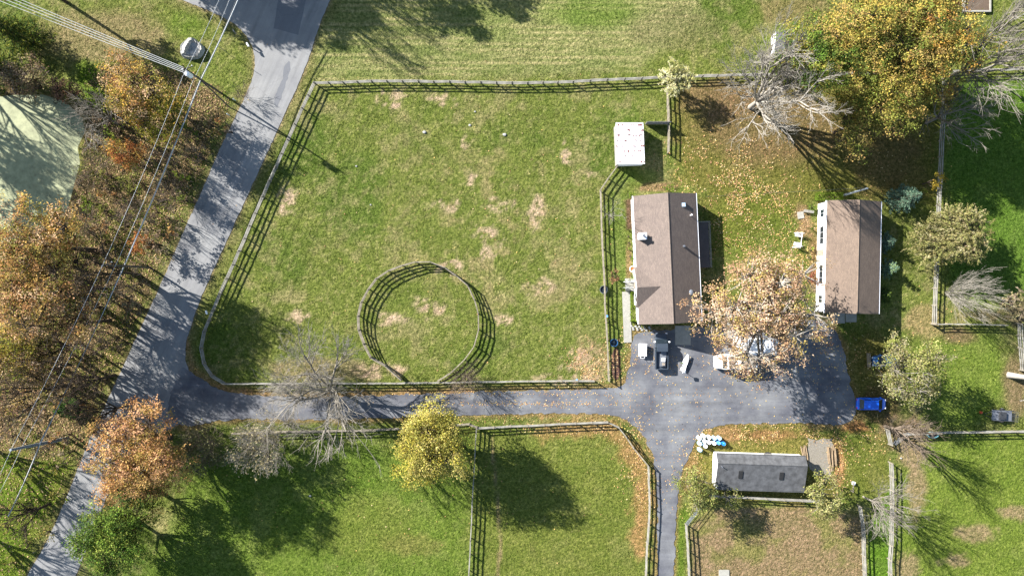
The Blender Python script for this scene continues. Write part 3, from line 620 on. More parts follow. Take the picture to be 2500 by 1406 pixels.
# ------------------------------------------------------------------ poles and cables
def upole(label, base, top_z, tilt=(0, 0), group='utility poles along the road', arm=True, trans=False, r=.15, mat='pole'):
    B = G(*base); T = empty('utility_pole', B, 0, label, 'utility pole', group)
    m = MB(); m.tube([(0, 0, -.3), (tilt[0] * .5, tilt[1] * .5, top_z * .5), (tilt[0], tilt[1], top_z)], [r * 1.15, r, r * .75], 10); m.build('pole', M[mat], T)
    if arm:
        a = Vector((.93, .36, 0)); m = MB(); m.tube([Vector((tilt[0], tilt[1], top_z - .5)) - a * .4, Vector((tilt[0], tilt[1], top_z - .5)) + a * 1.2], .06, 4); m.build('crossarm', M['pole'], T)
        for k in (-.3, 1.1):
            m = MB(); q = Vector((tilt[0], tilt[1], 0)) + a * k; m.lathe([(.05, top_z - .43), (.07, top_z - .3), (.04, top_z - .2)], 8, 0, q.x, q.y); m.build('insulator', M['white'], T)
    if trans: m = MB(); m.lathe([(.16, top_z - 2.1), (.34, top_z - 2.0), (.34, top_z - .8), (.12, top_z - .66)], 12, 0, .1, -.5); m.build('transformer', M['white'], T)
    return B
upole('wooden utility pole with transformer standing by the boulder', (540, 228), 12.0, trans=True)
upole('wooden utility pole among the shrubs halfway down the road', (366, 653), 12.0)
upole('leaning grey utility pole in the lower left woods', (165, 1070), 12.0, (0.1, 1.1), arm=False, mat='polegrey', r=.22)
# brace wire guard and guys of the first pole
T = empty('brace_pole', G(560, 262), 0, 'thin brace pole leaning against the utility pole near the boulder', 'brace pole')
t1 = G(540, 228) - G(560, 262); t1.z = 7.4; m = MB(); m.tube([(0, 0, 0), t1], .10, 8); m.build('brace', M['pole'], T)
for (x, y) in ((575, 246), (560, 282)):
    T = empty('marker_post', G(x, y), 0, 'short pale blue marker post on the verge %s the pole shadow' % ('above' if y < 260 else 'below'), 'marker post')
    m = MB(); m.lathe([(.06, 0), (.06, .95), (.03, 1.0)], 8); m.build('post', M['bluep'][1], T); m = MB(); m.lathe([(.085, .7), (.085, .9)], 8); m.build('reflector', M['white'], T)
upole('grey pole standing behind the roof of the smaller house', (2058, 477), 7.2, arm=False, mat='polegrey', r=.14, group=None)
def cable(label, pts, r, mat, sag=0.5, name='overhead_cable', group='overhead cables along the road'):
    pts = [Vector(p) for p in pts]; P = []
    for a, b in zip(pts[:-1], pts[1:]):
        for k in range(9):
            t = k / 9; q = a.lerp(b, t); q.z -= sag * 4 * t * (1 - t); P.append(q)
    P.append(pts[-1]); m = MB(); m.tube([p - P[0] for p in P], r, 4); o = m.build(name, M[mat]); o.location = P[0]; tag(o, label, 'cable', group)
z1, z2 = 12.0, 6.6
cable('thin overhead cable, the leftmost strand beside the road', [G(547, -30, z1), G(449, 180, z1), G(251, 646, z1), G(30, 1091, z1), G(-70, 1290, z1)], .028, 'wire', .35)
cable('thin overhead cable, the middle strand beside the road', [G(572, -30, 10), G(468, 205, 10), G(282, 648, 10), G(52, 1093, 10), G(-50, 1290, 10)], .028, 'wire', .35)
cable('thick overhead cable, the rightmost strand beside the road', [G(594, -30, z2), G(490, 196, z2), G(304, 648, z2), G(99, 1080, z2), G(20, 1260, z2)], .085, 'wire', .25)
cable('second thick overhead cable close to the rightmost strand', [G(588, -30, 7.1), G(486, 196, 7.1), G(301, 648, 7.1), G(97, 1080, 7.1), G(18, 1260, 7.1)], .04, 'wiredark', .5)
for k, (dx, dy, nm) in enumerate(((0, 0, 'lowest'), (0, -11, 'second lowest'), (3, -20, 'second highest'), (6, -28, 'highest'))):
    cable('%s of the four cables running to the upper left corner' % nm, [G(450, 178 - k * 4, 11.6), G(-120 + dx, -45 + dy * .9, 11.6 if k else 9)], .03, 'wire', .6, group='cables running to the upper left corner')
cable('thin service cable between the grey pole and the brown roofed house', [G(2118, 458, 7.0), G(1722, 480, 4.2)], .012, 'wiredark', .3, group='service cables')

# signs
def sign(label, base, h, oct_=True):
    T = empty('road_sign', G(*base), 0, label, 'sign'); m = MB(); m.tube([(0, 0, 0), (0, 0, h)], .035, 6); m.build('post', M['steel'], T)
    if oct_:
        m = MB(); r = .42; d = Vector((-.5, .866, 0)); p = [Vector((0, 0, h - .4)) + d * (r * math.cos(math.pi / 8 + k * math.pi / 4)) + Vector((0, 0, r * math.sin(math.pi / 8 + k * math.pi / 4))) for k in range(8)]
        nrm = Vector((.866, .5, 0)) * .02; m.loft([[q + nrm * 2 for q in p], [q + nrm * 3 for q in p]]); m.build('sign_plate', M['steel'], T)
sign('octagonal road sign on a post at the road junction', (584, 90), 2.3)
sign('thin bare stake standing in the verge by the road junction', (557, 132), 3.3, False)
T = empty('mailbox', G(612, 116), .5, 'small white mailbox at the edge of the road junction', 'mailbox'); m = MB(); m.box(-.05, .05, -.05, .05, 0, 1.0); m.build('post', M['wood'], T); m = MB(); m.loft([[(x, -.3, z), (x, .3, z)][::1] and [(x, y, z) for (x, z) in ((-.13, 1.0), (.13, 1.0), (.13, 1.2), (.06, 1.29), (-.06, 1.29), (-.13, 1.2))] for y in (-.3, .3)]) if False else m.loft([[(x, y, z) for (x, z) in ((-.13, 1.0), (.13, 1.0), (.13, 1.2), (.06, 1.29), (-.06, 1.29), (-.13, 1.2))] for y in (-.3, .3)]); m.build('box', M['white'], T)
T = empty('mailbox', G(512, 762, 0), .3, 'white mailbox beside the roadside fence above the driveway corner', 'mailbox'); m = MB(); m.box(-.05, .05, -.05, .05, 0, 1.0); m.build('post', M['wood'], T); m = MB(); m.loft([[(x, y, z) for (x, z) in ((-.12, 1.0), (.12, 1.0), (.12, 1.18), (.05, 1.27), (-.05, 1.27), (-.12, 1.18))] for y in (-.28, .28)]); m.build('box', M['white'], T)

# ------------------------------------------------------------------ vehicles
def rsec(x, hw, z0, z1, rb=.12, rt=.2, top=None):
    t = hw if top is None else top
    return [(x, -hw + rb * .3, z0), (x, hw - rb * .3, z0), (x, hw, z0 + rb), (x, hw, z1 - rt), (x, t - rt * .5, z1 - rt * .2), (x, t - rt * 1.4, z1), (x, -t + rt * 1.4, z1), (x, -t + rt * .5, z1 - rt * .2), (x, -hw, z1 - rt), (x, -hw, z0 + rb)]
def wheels(T, xs_, hw, r=.33, w=.22):
    for x in xs_:
        for s in (-1, 1):
            m = MB(); y0, y1 = s * (hw - w), s * (hw + .01); n = 16
            m.loft([[(x + rr * math.cos(2 * math.pi * k / n), y, r + rr * math.sin(2 * math.pi * k / n)) for k in range(n)] for rr, y in ((r * .9, y0), (r, y0 + s * .03), (r, y1 - s * .03), (r * .9, y1))])
            W = m.build('wheel', M['black'], T); m = MB(); m.loft([[(x + rr * math.cos(2 * math.pi * k / n), y, r + rr * math.sin(2 * math.pi * k / n)) for k in range(n)] for rr, y in ((r * .6, y1), (r * .55, y1 + s * .015))]); m.build('rim', M['steel'], W)
def car(label, c, rz, L, W, Hh, paint, hood=.2, rear=.08, group=None, hatch=True):
    T = empty('parked_car', G(*c), rz, label, 'car', group); hw = W / 2; a = -L / 2; b = L / 2; zb = .22; zs = Hh * .58
    m = MB(); m.loft([rsec(a, hw * .78, zb + .15, zs * .82), rsec(a + .12, hw * .93, zb, zs * .96), rsec(a + .5, hw, zb, zs), rsec(0, hw, zb, zs * 1.02), rsec(b - L * hood, hw, zb, zs), rsec(b - .45, hw * .95, zb, zs * .88), rsec(b - .1, hw * .8, zb + .1, zs * .74), rsec(b, hw * .6, zb + .2, zs * .62)]); m.build('body', M[paint], T, smooth=True)
    x0 = a + L * rear; x1 = b - L * hood; r0 = x0 + .45; r1 = x1 - .8
    m = MB(); m.loft([rsec(x0, hw * .86, zs - .1, zs + .03, .02, .03), rsec(r0, hw * .80, zs - .1, Hh - .02, .02, .12, hw * .72), rsec(r1, hw * .80, zs - .1, Hh - .02, .02, .12, hw * .72), rsec(x1 + .1, hw * .86, zs - .1, zs + .0, .02, .03)]); m.build('window_glass', M['glass'], T, smooth=False)
    m = MB(); m.loft([rsec(r0 - .06, hw * .74, Hh - .035, Hh + .01, .01, .02, hw * .7), rsec((r0 + r1) / 2, hw * .76, Hh - .03, Hh + .04, .01, .03, hw * .72), rsec(r1 + .04, hw * .74, Hh - .035, Hh + .01, .01, .02, hw * .7)]); m.build('roof', M[paint], T, smooth=False)
    for s in (-1, 1):
        m = MB(); m.tube([(r0, s * hw * .76, Hh - .02), (x0 + .08, s * hw * .88, zs)], .045, 5); m.tube([(r1, s * hw * .76, Hh - .02), (x1 + .06, s * hw * .88, zs)], .04, 5); m.tube([((r0 + r1) / 2, s * hw * .775, Hh - .03), ((r0 + r1) / 2, s * hw * .9, zs)], .04, 5); m.build('pillar', M[paint], T)
        m = MB(); m.box(x1 - .35, x1 - .15, min(s * hw * .98, s * (hw + .16)), max(s * hw * .98, s * (hw + .16)), zs, zs + .14); m.build('mirror', M[paint], T)
        m = MB(); y = s * hw * .62; m.box(b - .2, b - .02, y - .14, y + .14, zs * .62, zs * .74); m.build('headlight', M['white'], T)
        m = MB(); y = s * hw * .66; m.box(a - .02, a + .12, y - .1, y + .1, zs * .7, zs * .86); m.build('taillight', M['lamp'], T)
    wheels(T, (a + L * .19, b - L * .18), hw); return T
car('bright blue hatchback parked at the right end of the driveway', (2122, 984), math.radians(-1), 4.45, 1.85, 1.5, 'blue', .18, .07)
car('dull blue car half hidden under the khaki tree', (2156, 879), math.radians(184), 4.0, 1.75, 1.4, 'bluedull', .22, .1)
# pickup
T = empty('pickup_truck', G(1612, 856), math.radians(90), 'dark pickup truck with loaded bed parked nose to the house', 'pickup truck'); L = 5.5; hw = .98; zs = 1.05
m = MB(); m.loft([rsec(-L / 2, hw * .9, .45, .72), rsec(-L / 2 + .1, hw, .4, .75), rsec(.4, hw, .4, .75), rsec(.6, hw, .4, zs), rsec(L / 2 - .5, hw, .4, zs * .98), rsec(L / 2 - .1, hw * .9, .45, zs * .9), rsec(L / 2, hw * .75, .5, zs * .8)]); m.build('body', M['truck'], T, smooth=False)
m = MB()
for s in (-1, 1): q = sorted((s * hw, s * (hw - .14))); m.box(-L / 2 + .1, .35, q[0], q[1], .7, 1.12)
m.build('bed_side', M['truck'], T); m = MB(); m.box(-L / 2, -L / 2 + .1, -hw * .93, hw * .93, .55, 1.1); m.build('tailgate', M['truck'], T)
m = MB(); m.loft([rsec(.05, hw * .88, zs - .3, 1.65, .02, .1, hw * .78), rsec(.3, hw * .88, zs - .3, 1.72, .02, .1, hw * .78), rsec(1.15, hw * .88, zs - .3, 1.7, .02, .1, hw * .78), rsec(1.85, hw * .92, zs - .3, zs + .02, .02, .03)]); m.build('window_glass', M['glass'], T)
m = MB(); m.loft([rsec(.02, hw * .8, 1.66, 1.74, .01, .02), rsec(.6, hw * .82, 1.68, 1.78, .01, .03), rsec(1.2, hw * .8, 1.66, 1.73, .01, .02)]); m.build('roof', M['truck'], T)
for s in (-1, 1):
    m = MB(); m.box(1.35, 1.55, min(s * hw, s * (hw + .22)), max(s * hw, s * (hw + .22)), 1.1, 1.3); m.build('mirror', M['white'], T)
    m = MB(); m.box(L / 2 - .14, L / 2 + .01, s * .72 - .15, s * .72 + .15, .75, .9); m.build('headlight', M['white'], T)
wheels(T, (-1.75, 1.75), hw, .37, .25)
T2 = empty('bed_cargo', G(1618, 876, .8), math.radians(86), 'grey crate with a white box on top lying in the pickup bed', 'cargo box')
T2.location.z = .76; m = MB(); m.box(-1.1, 1.2, -.45, .4, 0, .35); m.build('crate', M['steel'], T2); m = MB(); m.box(-.35, .2, -.25, .2, .353, .6); m.build('box', M['white'], T2); m = MB(); m.box(-.95, -.55, -.3, .1, .353, .5); m.build('bundle', M['tanpaint'], T2)
# camper trailer + camper van below the sycamore
def camper(label, c, rz, L, W, Hh, roofm, name, cab):
    T = empty(name, G(*c), rz, label, 'camper'); hw = W / 2; a, b = -L / 2, L / 2; m = MB()
    if cab: secs = [rsec(a, hw * .95, .45, Hh - .05), rsec(a + .2, hw, .35, Hh), rsec(b - 1.6, hw, .35, Hh), rsec(b - 1.1, hw * .97, .35, Hh * .62), rsec(b - .2, hw * .88, .35, Hh * .45), rsec(b, hw * .7, .45, Hh * .38)]
    else: secs = [rsec(a, hw * .97, .6, Hh - .25), rsec(a + .3, hw, .45, Hh), rsec(b - .5, hw, .45, Hh), rsec(b, hw * .95, .6, Hh - .6)]
    m.loft(secs); m.build('body', M['white'], T)
    m = MB(); m.box(a + .25, b - (1.75 if cab else .7), -hw * .82, hw * .82, Hh + .003, Hh + .05); m.build('roof', roofm, T)
    m = MB(); m.box(-.5, .2, -.3, .3, Hh + .053, Hh + .3); m.build('roof_vent', M['white'], T)
    for s in (-1, 1):
        for x in (-L * .25, L * .08): m = MB(); q = sorted((s * (hw + .002), s * (hw + .03))); m.box(x - .45, x + .45, q[0], q[1], Hh * .5, Hh * .75); m.build('window', M['glass'], T)
    if cab: m = MB(); m.loft([[(b - 1.55, -hw * .8, Hh * .98), (b - 1.55, hw * .8, Hh * .98), (b - 1.08, hw * .8, Hh * .65), (b - 1.08, -hw * .8, Hh * .65)], [(b - 1.5, -hw * .8, Hh * 1.0), (b - 1.5, hw * .8, Hh * 1.0), (b - 1.02, hw * .8, Hh * .67), (b - 1.02, -hw * .8, Hh * .67)]]); m.build('windscreen', M['glass'], T)
    else: m = MB(); m.tube([(b, 0, .5), (b + 1.1, 0, .45)], .06, 6); m.build('tow_bar', M['dark'], T)
    wheels(T, (a + L * .3, b - L * .18) if cab else (-.4, .4), hw - .05); return T
camper('white travel trailer under the tan sycamore', (1836, 842), math.radians(-3), 6.2, 2.35, 2.6, M['white'], 'travel_trailer', False)
camper('white camper van with tan roof and white nose beside the travel trailer', (1788, 880), math.radians(183), 6.0, 2.2, 2.2, M['tanpaint'], 'camper_van', True)
# utility trailer right
T = empty('utility_trailer', G(2440, 1012), math.radians(-3), 'grey utility trailer with mesh ramp at the right edge', 'trailer')
m = MB(); m.box(-1.5, 1.5, -.8, .8, .45, .55); m.build('floor', M['steel'], T)
for s in (-1, 1): m = MB(); m.tube([(-1.5, s * .8, .9), (1.5, s * .8, .9)], .04, 4); [m.tube([(x, s * .8, .5), (x, s * .8, .9)], .03, 4) for x in (-1.5, -.5, .5, 1.5)]; m.build('side_rail', M['dark'], T)
m = MB(); m.box(-.5, .45, -.6, .5, .553, .9); m.build('load', M['dark'], T)
m = MB(); m.tube([(-1.5, .5, .45), (-2.7, 0, .4), (-1.5, -.5, .45)], .05, 5); m.build('tongue', M['dark'], T)
m = MB()
for k in range(6): z = .5 + k * .26; m.tube([(1.52, -.75, z), (1.52, .75, z)], .022, 4)
for y in (-.75, 0, .75): m.tube([(1.53, y, .5), (1.53, y, 1.85)], .028, 4)
m.build('ramp', M['dark'], T); wheels(T, (0.1,), 1.05, .32, .2)
m = MB(); m.lathe([(.18, 0), (.2, .3), (.12, .42), (.05, .45)], 10); o = m.build('fuel_can', M['red']); o.location = G(2393, 1006); tag(o, 'small red container on the grass beside the utility trailer', 'container')
# white cart
T = empty('garden_cart', G(1567, 853), math.radians(-2), 'white garden cart standing left of the dark pickup', 'cart')
m = MB(); m.loft([[(-.5, -.85, .3), (.5, -.85, .3), (.5, .8, .3), (-.5, .8, .3)], [(-.62, -.95, .75), (.62, -.95, .75), (.62, .95, .75), (-.62, .95, .75)]]); m.build('tub', M['white'], T)
m = MB(); m.box(-.58, .58, -.62, .9, .753, .8); m.build('lid', M['white'], T); m = MB(); m.tube([(-.3, -.9, .6), (-.3, -1.25, .8), (.3, -1.25, .8), (.3, -.9, .6)], .03, 5); m.build('handle', M['white'], T); wheels(T, (-.0,), .62, .2, .12)
# tapered white board
T = empty('garden_slide', G(1671, 884), math.radians(-17 + 90), 'narrow white tapered board on legs lying right of the dark pickup', 'board')
m = MB(); m.loft([[(-1.35, -.34, .3), (-1.35, .34, .3), (-1.35, .34, .42), (-1.35, -.34, .42)], [(.3, -.38, .42), (.3, .38, .42), (.3, .38, .52), (.3, -.38, .52)], [(1.3, -.08, .55), (1.3, .08, .55), (1.3, .08, .65), (1.3, -.08, .65)]]); m.build('board', M['white'], T)
m = MB(); [m.box(x - .04, x + .04, -.25, .25, 0, z) for x, z in ((-1.1, .31), (.6, .44))]; m.build('leg', M['steel'], T)
T = empty('lamp_post', G(1664, 903), 0, 'short post with a square white head on the driveway by the pickup', 'lamp post'); m = MB(); m.tube([(0, 0, 0), (0, 0, 1.35)], .04, 6); m.build('post', M['white'], T); m = MB(); m.loft([[(-.2, -.2, 1.35), (.2, -.2, 1.35), (.2, .2, 1.35), (-.2, .2, 1.35)], [(-.26, -.26, 1.55), (.26, -.26, 1.55), (.26, .26, 1.55), (-.26, .26, 1.55)], [(-.05, -.05, 1.72), (.05, -.05, 1.72), (.05, .05, 1.72), (-.05, .05, 1.72)]]); m.build('lamp_head', M['white'], T)
# garden swing
T = empty('garden_swing', G(1946, 588), math.radians(-8), 'white metal garden swing with two facing seats on the lawn', 'garden swing')
m = MB()
for y in (-1.1, 1.1):
    m.tube([(-.6, y, 0), (-.1, y, 1.8), (.6, y, 0)], .035, 5)
m.tube([(-.1, -1.1, 1.8), (-.1, 1.1, 1.8)], .04, 5); m.build('frame', M['white'], T)
for y in (.85, -.55):
    m = MB(); [m.box(-.6 + k * .2, -.46 + k * .2, y - .25, y + .25, .45, .48) for k in range(6)]; m.build('seat', M['white'], T); m = MB(); [m.box(-.6 + k * .2, -.46 + k * .2, y + (.28 if y > 0 else -.3), y + (.31 if y > 0 else -.27), .5, 1.1) for k in range(6)]; m.build('backrest', M['white'], T)
# bench by house 2
T = empty('garden_bench', G(1972, 517), math.radians(-8), 'small weathered bench by the shrubs left of the smaller house', 'bench'); m = MB(); m.box(-.75, .75, -.2, .2, .42, .48); m.build('seat', M['woodgrey'], T)
for x in (-.6, .6): m = MB(); m.box(x - .04, x + .04, -.17, .17, 0, .418); m.build('leg', M['woodgrey'], T)
# wheel ornament
m = MB(); n = 16
pts = [(.45 * math.cos(2 * math.pi * k / n), .45 * math.sin(2 * math.pi * k / n), .25) for k in range(n + 1)]; m.tube(pts, .05, 5, cap=False)
T = empty('wagon_wheel', G(1544, 657), 0, 'white wagon wheel ornament against the front of the long house', 'wheel ornament'); m.build('rim', M['white'], T)
for k in range(3): m = MB(); a = k * math.pi / 3; m.tube([(-.42 * math.cos(a), -.42 * math.sin(a), .25 + k * .012), (.42 * math.cos(a), .42 * math.sin(a), .25 + k * .012)], .025, 4); m.build('spoke', M['red'], T)
# tubs and troughs
def tub(label, c, r, h, mat, sx=1, sy=1, name='water_tub'):
    T = empty(name, G(*c), 0, label, 'trough'); m = MB(); n = 20; secs = [(r * .9, 0), (r, h), (r * 1.04, h), (r * 1.04, h - .06), (r * .94, h + .01), (r * .86, .08)]
    S = [[(rr * sx * math.cos(2 * math.pi * k / n), rr * sy * math.sin(2 * math.pi * k / n), z) for k in range(n)] for rr, z in ((r * .9, 0), (r, h), (r * .9, h), (r * .84, .1))]
    m.loft(S); m.build('tub', M[mat], T); m = MB(); m.lathe([(r * .87, h * .62), (r * .87, h * .64)], n, 0, 0, 0, sx, sy); m.build('water', M['glass'], T)
tub('round dark water tub under the front fence of the long house', (1473, 707), .62, .55, 'steel'); tub('blue grey water tub on the strip below the front fence', (1498, 836), .6, .5, 'bluedull', 1, 1)
tub('oval blue green water trough under the lower right fence', (2274, 1060), .75, .5, 'trough', 1.15, .65, 'water_trough')
T = empty('bucket', G(1480, 771), 0, 'small blue bucket hanging at the front fence post', 'bucket'); m = MB(); m.lathe([(.12, .5), (.16, .85), (.17, .87)], 10); m.build('pail', M['bluep'][2], T)
tag((lambda o: o)(MB() and (lambda m: (m.lathe([(.13, 0), (.17, .35), (.16, .37)], 10), m.build('bucket', M['bluep'][2], None, G(1408, 927)))[1])(MB())), 'small blue bucket standing by the driveway fence end', 'bucket')
# rubbish bin & bits by barn
m = MB(); m.lathe([(.3, 0), (.4, .35), (.41, .4), (.33, .38)], 12, 0, 0, 0, 1.2, .7); o = m.build('feed_tub', M['dark'], None, G(1873, 1106)); tag(o, 'small black tub against the upper wall of the barn', 'tub')
m = MB(); m.box(-.3, .3, -.15, .15, 0, .3); o = m.build('block', M['white'], None, G(1787, 1106)); tag(o, 'small white block against the upper wall of the barn', 'block')
# plank and post by sycamore yard
T = empty('plank_screen', G(2117, 878), math.radians(93), 'upright pale board screen left of the half hidden blue car', 'screen'); m = MB(); m.box(-1.0, 1.0, -.04, .04, 0, 1.0); m.build('board', M['wood'], T); m = MB(); m.box(-1.05, -1.0, -.06, .06, 0, 1.1); m.box(1.0, 1.05, -.06, .06, 0, 1.1); m.build('post', M['wood'], T)
T = empty('hitching_post', G(2077, 1186), math.radians(88), 'short wooden rail post with a small white box right of the log piles', 'post'); m = MB(); m.box(-.75, .75, -.06, .06, .7, .82); m.box(-.7, -.6, -.05, .05, 0, .698); m.box(.6, .7, -.05, .05, 0, .698); m.build('rail', M['wood'], T); m = MB(); m.box(.3, .7, -.5, -.15, 0, .4); m.build('box', M['white'], T)
# barrels
BAR = [(1704, 1067, 0, 'left end of the top row'), (1715, 1062, 0, 'second in the top row'), (1728, 1065, 0, 'middle of the top row'), (1741, 1067, 1, 'fourth in the top row'), (1753, 1067, 1, 'right end of the top row'),
       (1706, 1080, 1, 'left end of the middle row'), (1717, 1074, 0, 'second in the middle row'), (1728, 1077, 0, 'third in the middle row'), (1740, 1079, 0, 'fourth in the middle row'), (1751, 1078, 2, 'fifth in the middle row'), (1763, 1080, 3, 'right end of the middle row'), (1719, 1086, 0, 'below the middle row'), (1706, 1095, 1, 'lowest of the group')]
def barrel_mesh(mat): m = MB(); m.lathe([(.25, 0), (.29, .04), (.285, .28), (.3, .3), (.285, .32), (.285, .58), (.3, .6), (.285, .62), (.29, .84), (.27, .88), (.25, .86)], 16); return m.mesh('barrel_body', mat)
bm_ = [barrel_mesh(x) for x in M['bluep']]; mcap = MB(); mcap.lathe([(.035, .861), (.035, .885)], 8, 0, .12, 0); capm = mcap.mesh('bung', M['white'])
cn = ['white', 'pale blue', 'mid blue', 'bright blue']
for x, y, k, w in BAR:
    T = empty('barrel', G(x, y), random.uniform(0, 6), '%s plastic barrel beside the lane, %s' % (cn[k], w), 'barrel', 'plastic barrels standing beside the lane'); link('barrel_body', bm_[k], T); link('bung', capm, T)
# log piles
def log_mesh(seed, L): r = random.Random(seed); m = MB(); m.tube([(0, -L / 2, 0), (r.uniform(-.05, .05), 0, r.uniform(0, .04)), (0, L / 2, 0)], [.09, .1, .075], 7); return m.mesh('log', M['rust'])
LG = [log_mesh(s, l) for s, l in ((1, 2.6), (2, 2.9), (3, 2.3))]
for lab, (cx, cy), n, a in (('stack of long split logs right of the gravel pad', (2030, 1112), 6, 5), ('thin stack of logs between barn end and gravel pad', (1967, 1108), 4, 8), ('short lower stack of logs right of the gravel pad', (2035, 1140), 3, -6)):
    T = empty('log_pile', G(cx, cy), math.radians(a), lab, 'log pile')
    for i in range(n):
        o = link('log', LG[(i + n) % 3], T, (-.55 + i * .23, random.uniform(-.2, .2), .1)); o.rotation_euler = (0, 0, random.uniform(-.05, .05)); 
        if n == 3: o.scale = (1, .6, 1)
        if i % 2 == 0 and n == 6: o2 = link('log', LG[i % 3], T, (-.43 + i * .23, random.uniform(-.2, .2), .28)); o2.rotation_euler = (0, 0, random.uniform(-.05, .05))
# boulder and stones
def rock_mesh(name, rx, ry, rz, seed, n=28, rows=12, rough=.22, mat='rock', hollow=0):
    r = np.random.default_rng(seed); off = r.random() * 100; secs = []; m = MB()
    for i in range(rows + 1):
        ph = math.pi / 2 * i / rows; s = []
        for k in range(n):
            th = 2 * math.pi * k / n; q = 1 + rough * (float(fbm(np.array(math.cos(th) * 1.7 + off), np.array(math.sin(th) * 1.7 + ph * 1.4), 1.0, seed, 4)) - .5) * 2
            rr = math.cos(ph) ** .6 * q; s.append((rx * rr * math.cos(th), ry * rr * math.sin(th), rz * (math.sin(ph) * q) - .05 * (i == 0)))
        secs.append(s)
    m.loft(secs); return m
secs = []; nb_ = 44
for i in range(15):
    q = 1 - i / 14; sec_ = []
    for k in range(nb_):
        th = 2 * math.pi * k / nb_; e = 1 + .3 * (float(fbm(np.array(math.cos(th) * 1.5 + 9), np.array(math.sin(th) * 1.5 + 4), 1.0, 3, 4)) - .5) * 2; x, y = 1.75 * q * e * math.cos(th), 1.6 * q * e * math.sin(th)
        u = x * .837 - y * .547; wob = (float(fbm(np.array(x), np.array(y), .7, 8, 4)) - .5); z = 1.25 * (1 - q ** 3) * (1 if u < -.35 + wob * .9 else .35) + wob * .35 * (q < .95)
        z += .55 * max(0, 1 - abs(q - .86) / .14) * (1 if u > -.3 else .7); sec_.append((x, y, -.1 if i == 0 else max(.05, z)))
    secs.append(sec_)
m = MB(); m.loft(secs)
o = m.build('boulder', M['rock'], None, G(470, 121)); tag(o, 'large pale boulder on the grass near the road junction', 'boulder')
for i, (x, y, r_) in enumerate([(1036, 323, .3), (1147, 306, .22), (1232, 329, .3), (870, 406, .15), (905, 500, .14), (757, 1210, .2), (2200, 1118, .15), (1160, 273, .16)]):
    m = rock_mesh('stone', r_, r_ * .8, r_ * .5, 20 + i, 10, 4); o = m.build('stone', M['rock'], None, G(x, y)); tag(o, ['pale stone in the grass, leftmost of three in the upper paddock', 'small pale stone in the upper paddock, below the hay field fence', 'pale stone in the upper paddock, rightmost of the three', 'tiny pale stone near the left side of the big paddock', 'tiny pale stone left of the round pen', 'white stone lying in the lower green field', 'white stone on the dirt lane by the trough', 'small pale stone under the upper fence shadow'][i], 'stone')
# garden stones along the house corner
for i in range(14):
    m = rock_mesh('stone', .2, .16, .14, 50 + i, 8, 3); o = m.build('edging_stone', M['rock'], None, G(1540 + i * 3.6 + random.uniform(-2, 2), 796 + (i % 3) * 4 + i * .2)); tag(o, 'pale round stone in the border below the corner of the long house', 'stone', 'pale stones in the border below the long house')

# ------------------------------------------------------------------ vegetation
def tube_arrays(P0, P1, R0, R1, n):
    D = P1 - P0; L = np.linalg.norm(D, axis=1, keepdims=True) + 1e-9; D = D / L
    up = np.where(np.abs(D[:, 2:3]) > .9, np.array([[1., 0, 0]]), np.array([[0, 0, 1.]]))
    A = np.cross(D, up); A /= np.linalg.norm(A, axis=1, keepdims=True) + 1e-9; B = np.cross(D, A)
    t = np.arange(n) * 2 * math.pi / n; c = np.cos(t)[None, :, None]; s = np.sin(t)[None, :, None]
    ring = A[:, None, :] * c + B[:, None, :] * s
    V0 = P0[:, None, :] + ring * R0[:, None, None]; V1 = P1[:, None, :] + ring * R1[:, None, None]
    V = np.concatenate([V0, V1], 1).reshape(-1, 3); b = np.arange(len(P0))[:, None] * 2 * n; k = np.arange(n)[None, :]; k2 = (k + 1) % n
    F = np.stack([b + k, b + k2, b + n + k2, b + n + k], -1).reshape(-1, 4); return V, F
def seg_mesh(name, segs, mat, thr=.09):
    S = np.array([[*a, *b, r0, r1] for a, b, r0, r1 in segs], float); out = []; off = 0
    for mask, n in ((S[:, 6] >= thr, 7), (S[:, 6] < thr, 3)):
        if mask.any():
            T = S[mask]; V, Fc = tube_arrays(T[:, :3], T[:, 3:6], T[:, 6], T[:, 7], n); out.append((V, Fc + off)); off += len(V)
    return np_mesh(name, np.concatenate([o[0] for o in out]), np.concatenate([o[1] for o in out]), mat, None, True)
def rot_to(d, ang, az):
    d = d / (np.linalg.norm(d) + 1e-9); u = np.array([0, 0, 1.]) if abs(d[2]) < .9 else np.array([1., 0, 0]); a = np.cross(d, u); a /= np.linalg.norm(a); b = np.cross(d, a)
    return d * math.cos(ang) + (a * math.cos(az) + b * math.sin(az)) * math.sin(ang)
def grow(rng, segs, p, d, L, r, depth, kids, spread, up=.12, wig=.25, shrink=.62, tips=None, minr=.012):
    n = 4 if depth > 1 else 3; st = L / n; pts = [p]; dd = d
    for i in range(n):
        dd = dd + rng.normal(0, wig, 3) * .6 + np.array([0, 0, up]); dd /= np.linalg.norm(dd); q = pts[-1] + dd * st; q[2] = max(q[2], .15)
        r1 = max(minr, r * (1 - .5 * (i + 1) / n)); segs.append((pts[-1], q, max(minr, r * (1 - .5 * i / n)), r1)); pts.append(q)
    if tips is not None and depth <= 1: tips.append(pts[-1])
    if depth <= 0: return
    k = kids[-depth] if depth <= len(kids) else kids[0]
    for j in range(k):
        t = rng.uniform(.3, 1.0) * n; i = min(n - 1, int(t)); q = pts[i] + (pts[i + 1] - pts[i]) * (t - i)
        ang = rng.uniform(.5, 1.25) * spread; nd = rot_to(pts[i + 1] - pts[i], ang, rng.uniform(0, 6.283))
        grow(rng, segs, q, nd, L * shrink * rng.uniform(.75, 1.2), r * .52, depth - 1, kids, spread, up, wig, shrink, tips, minr)
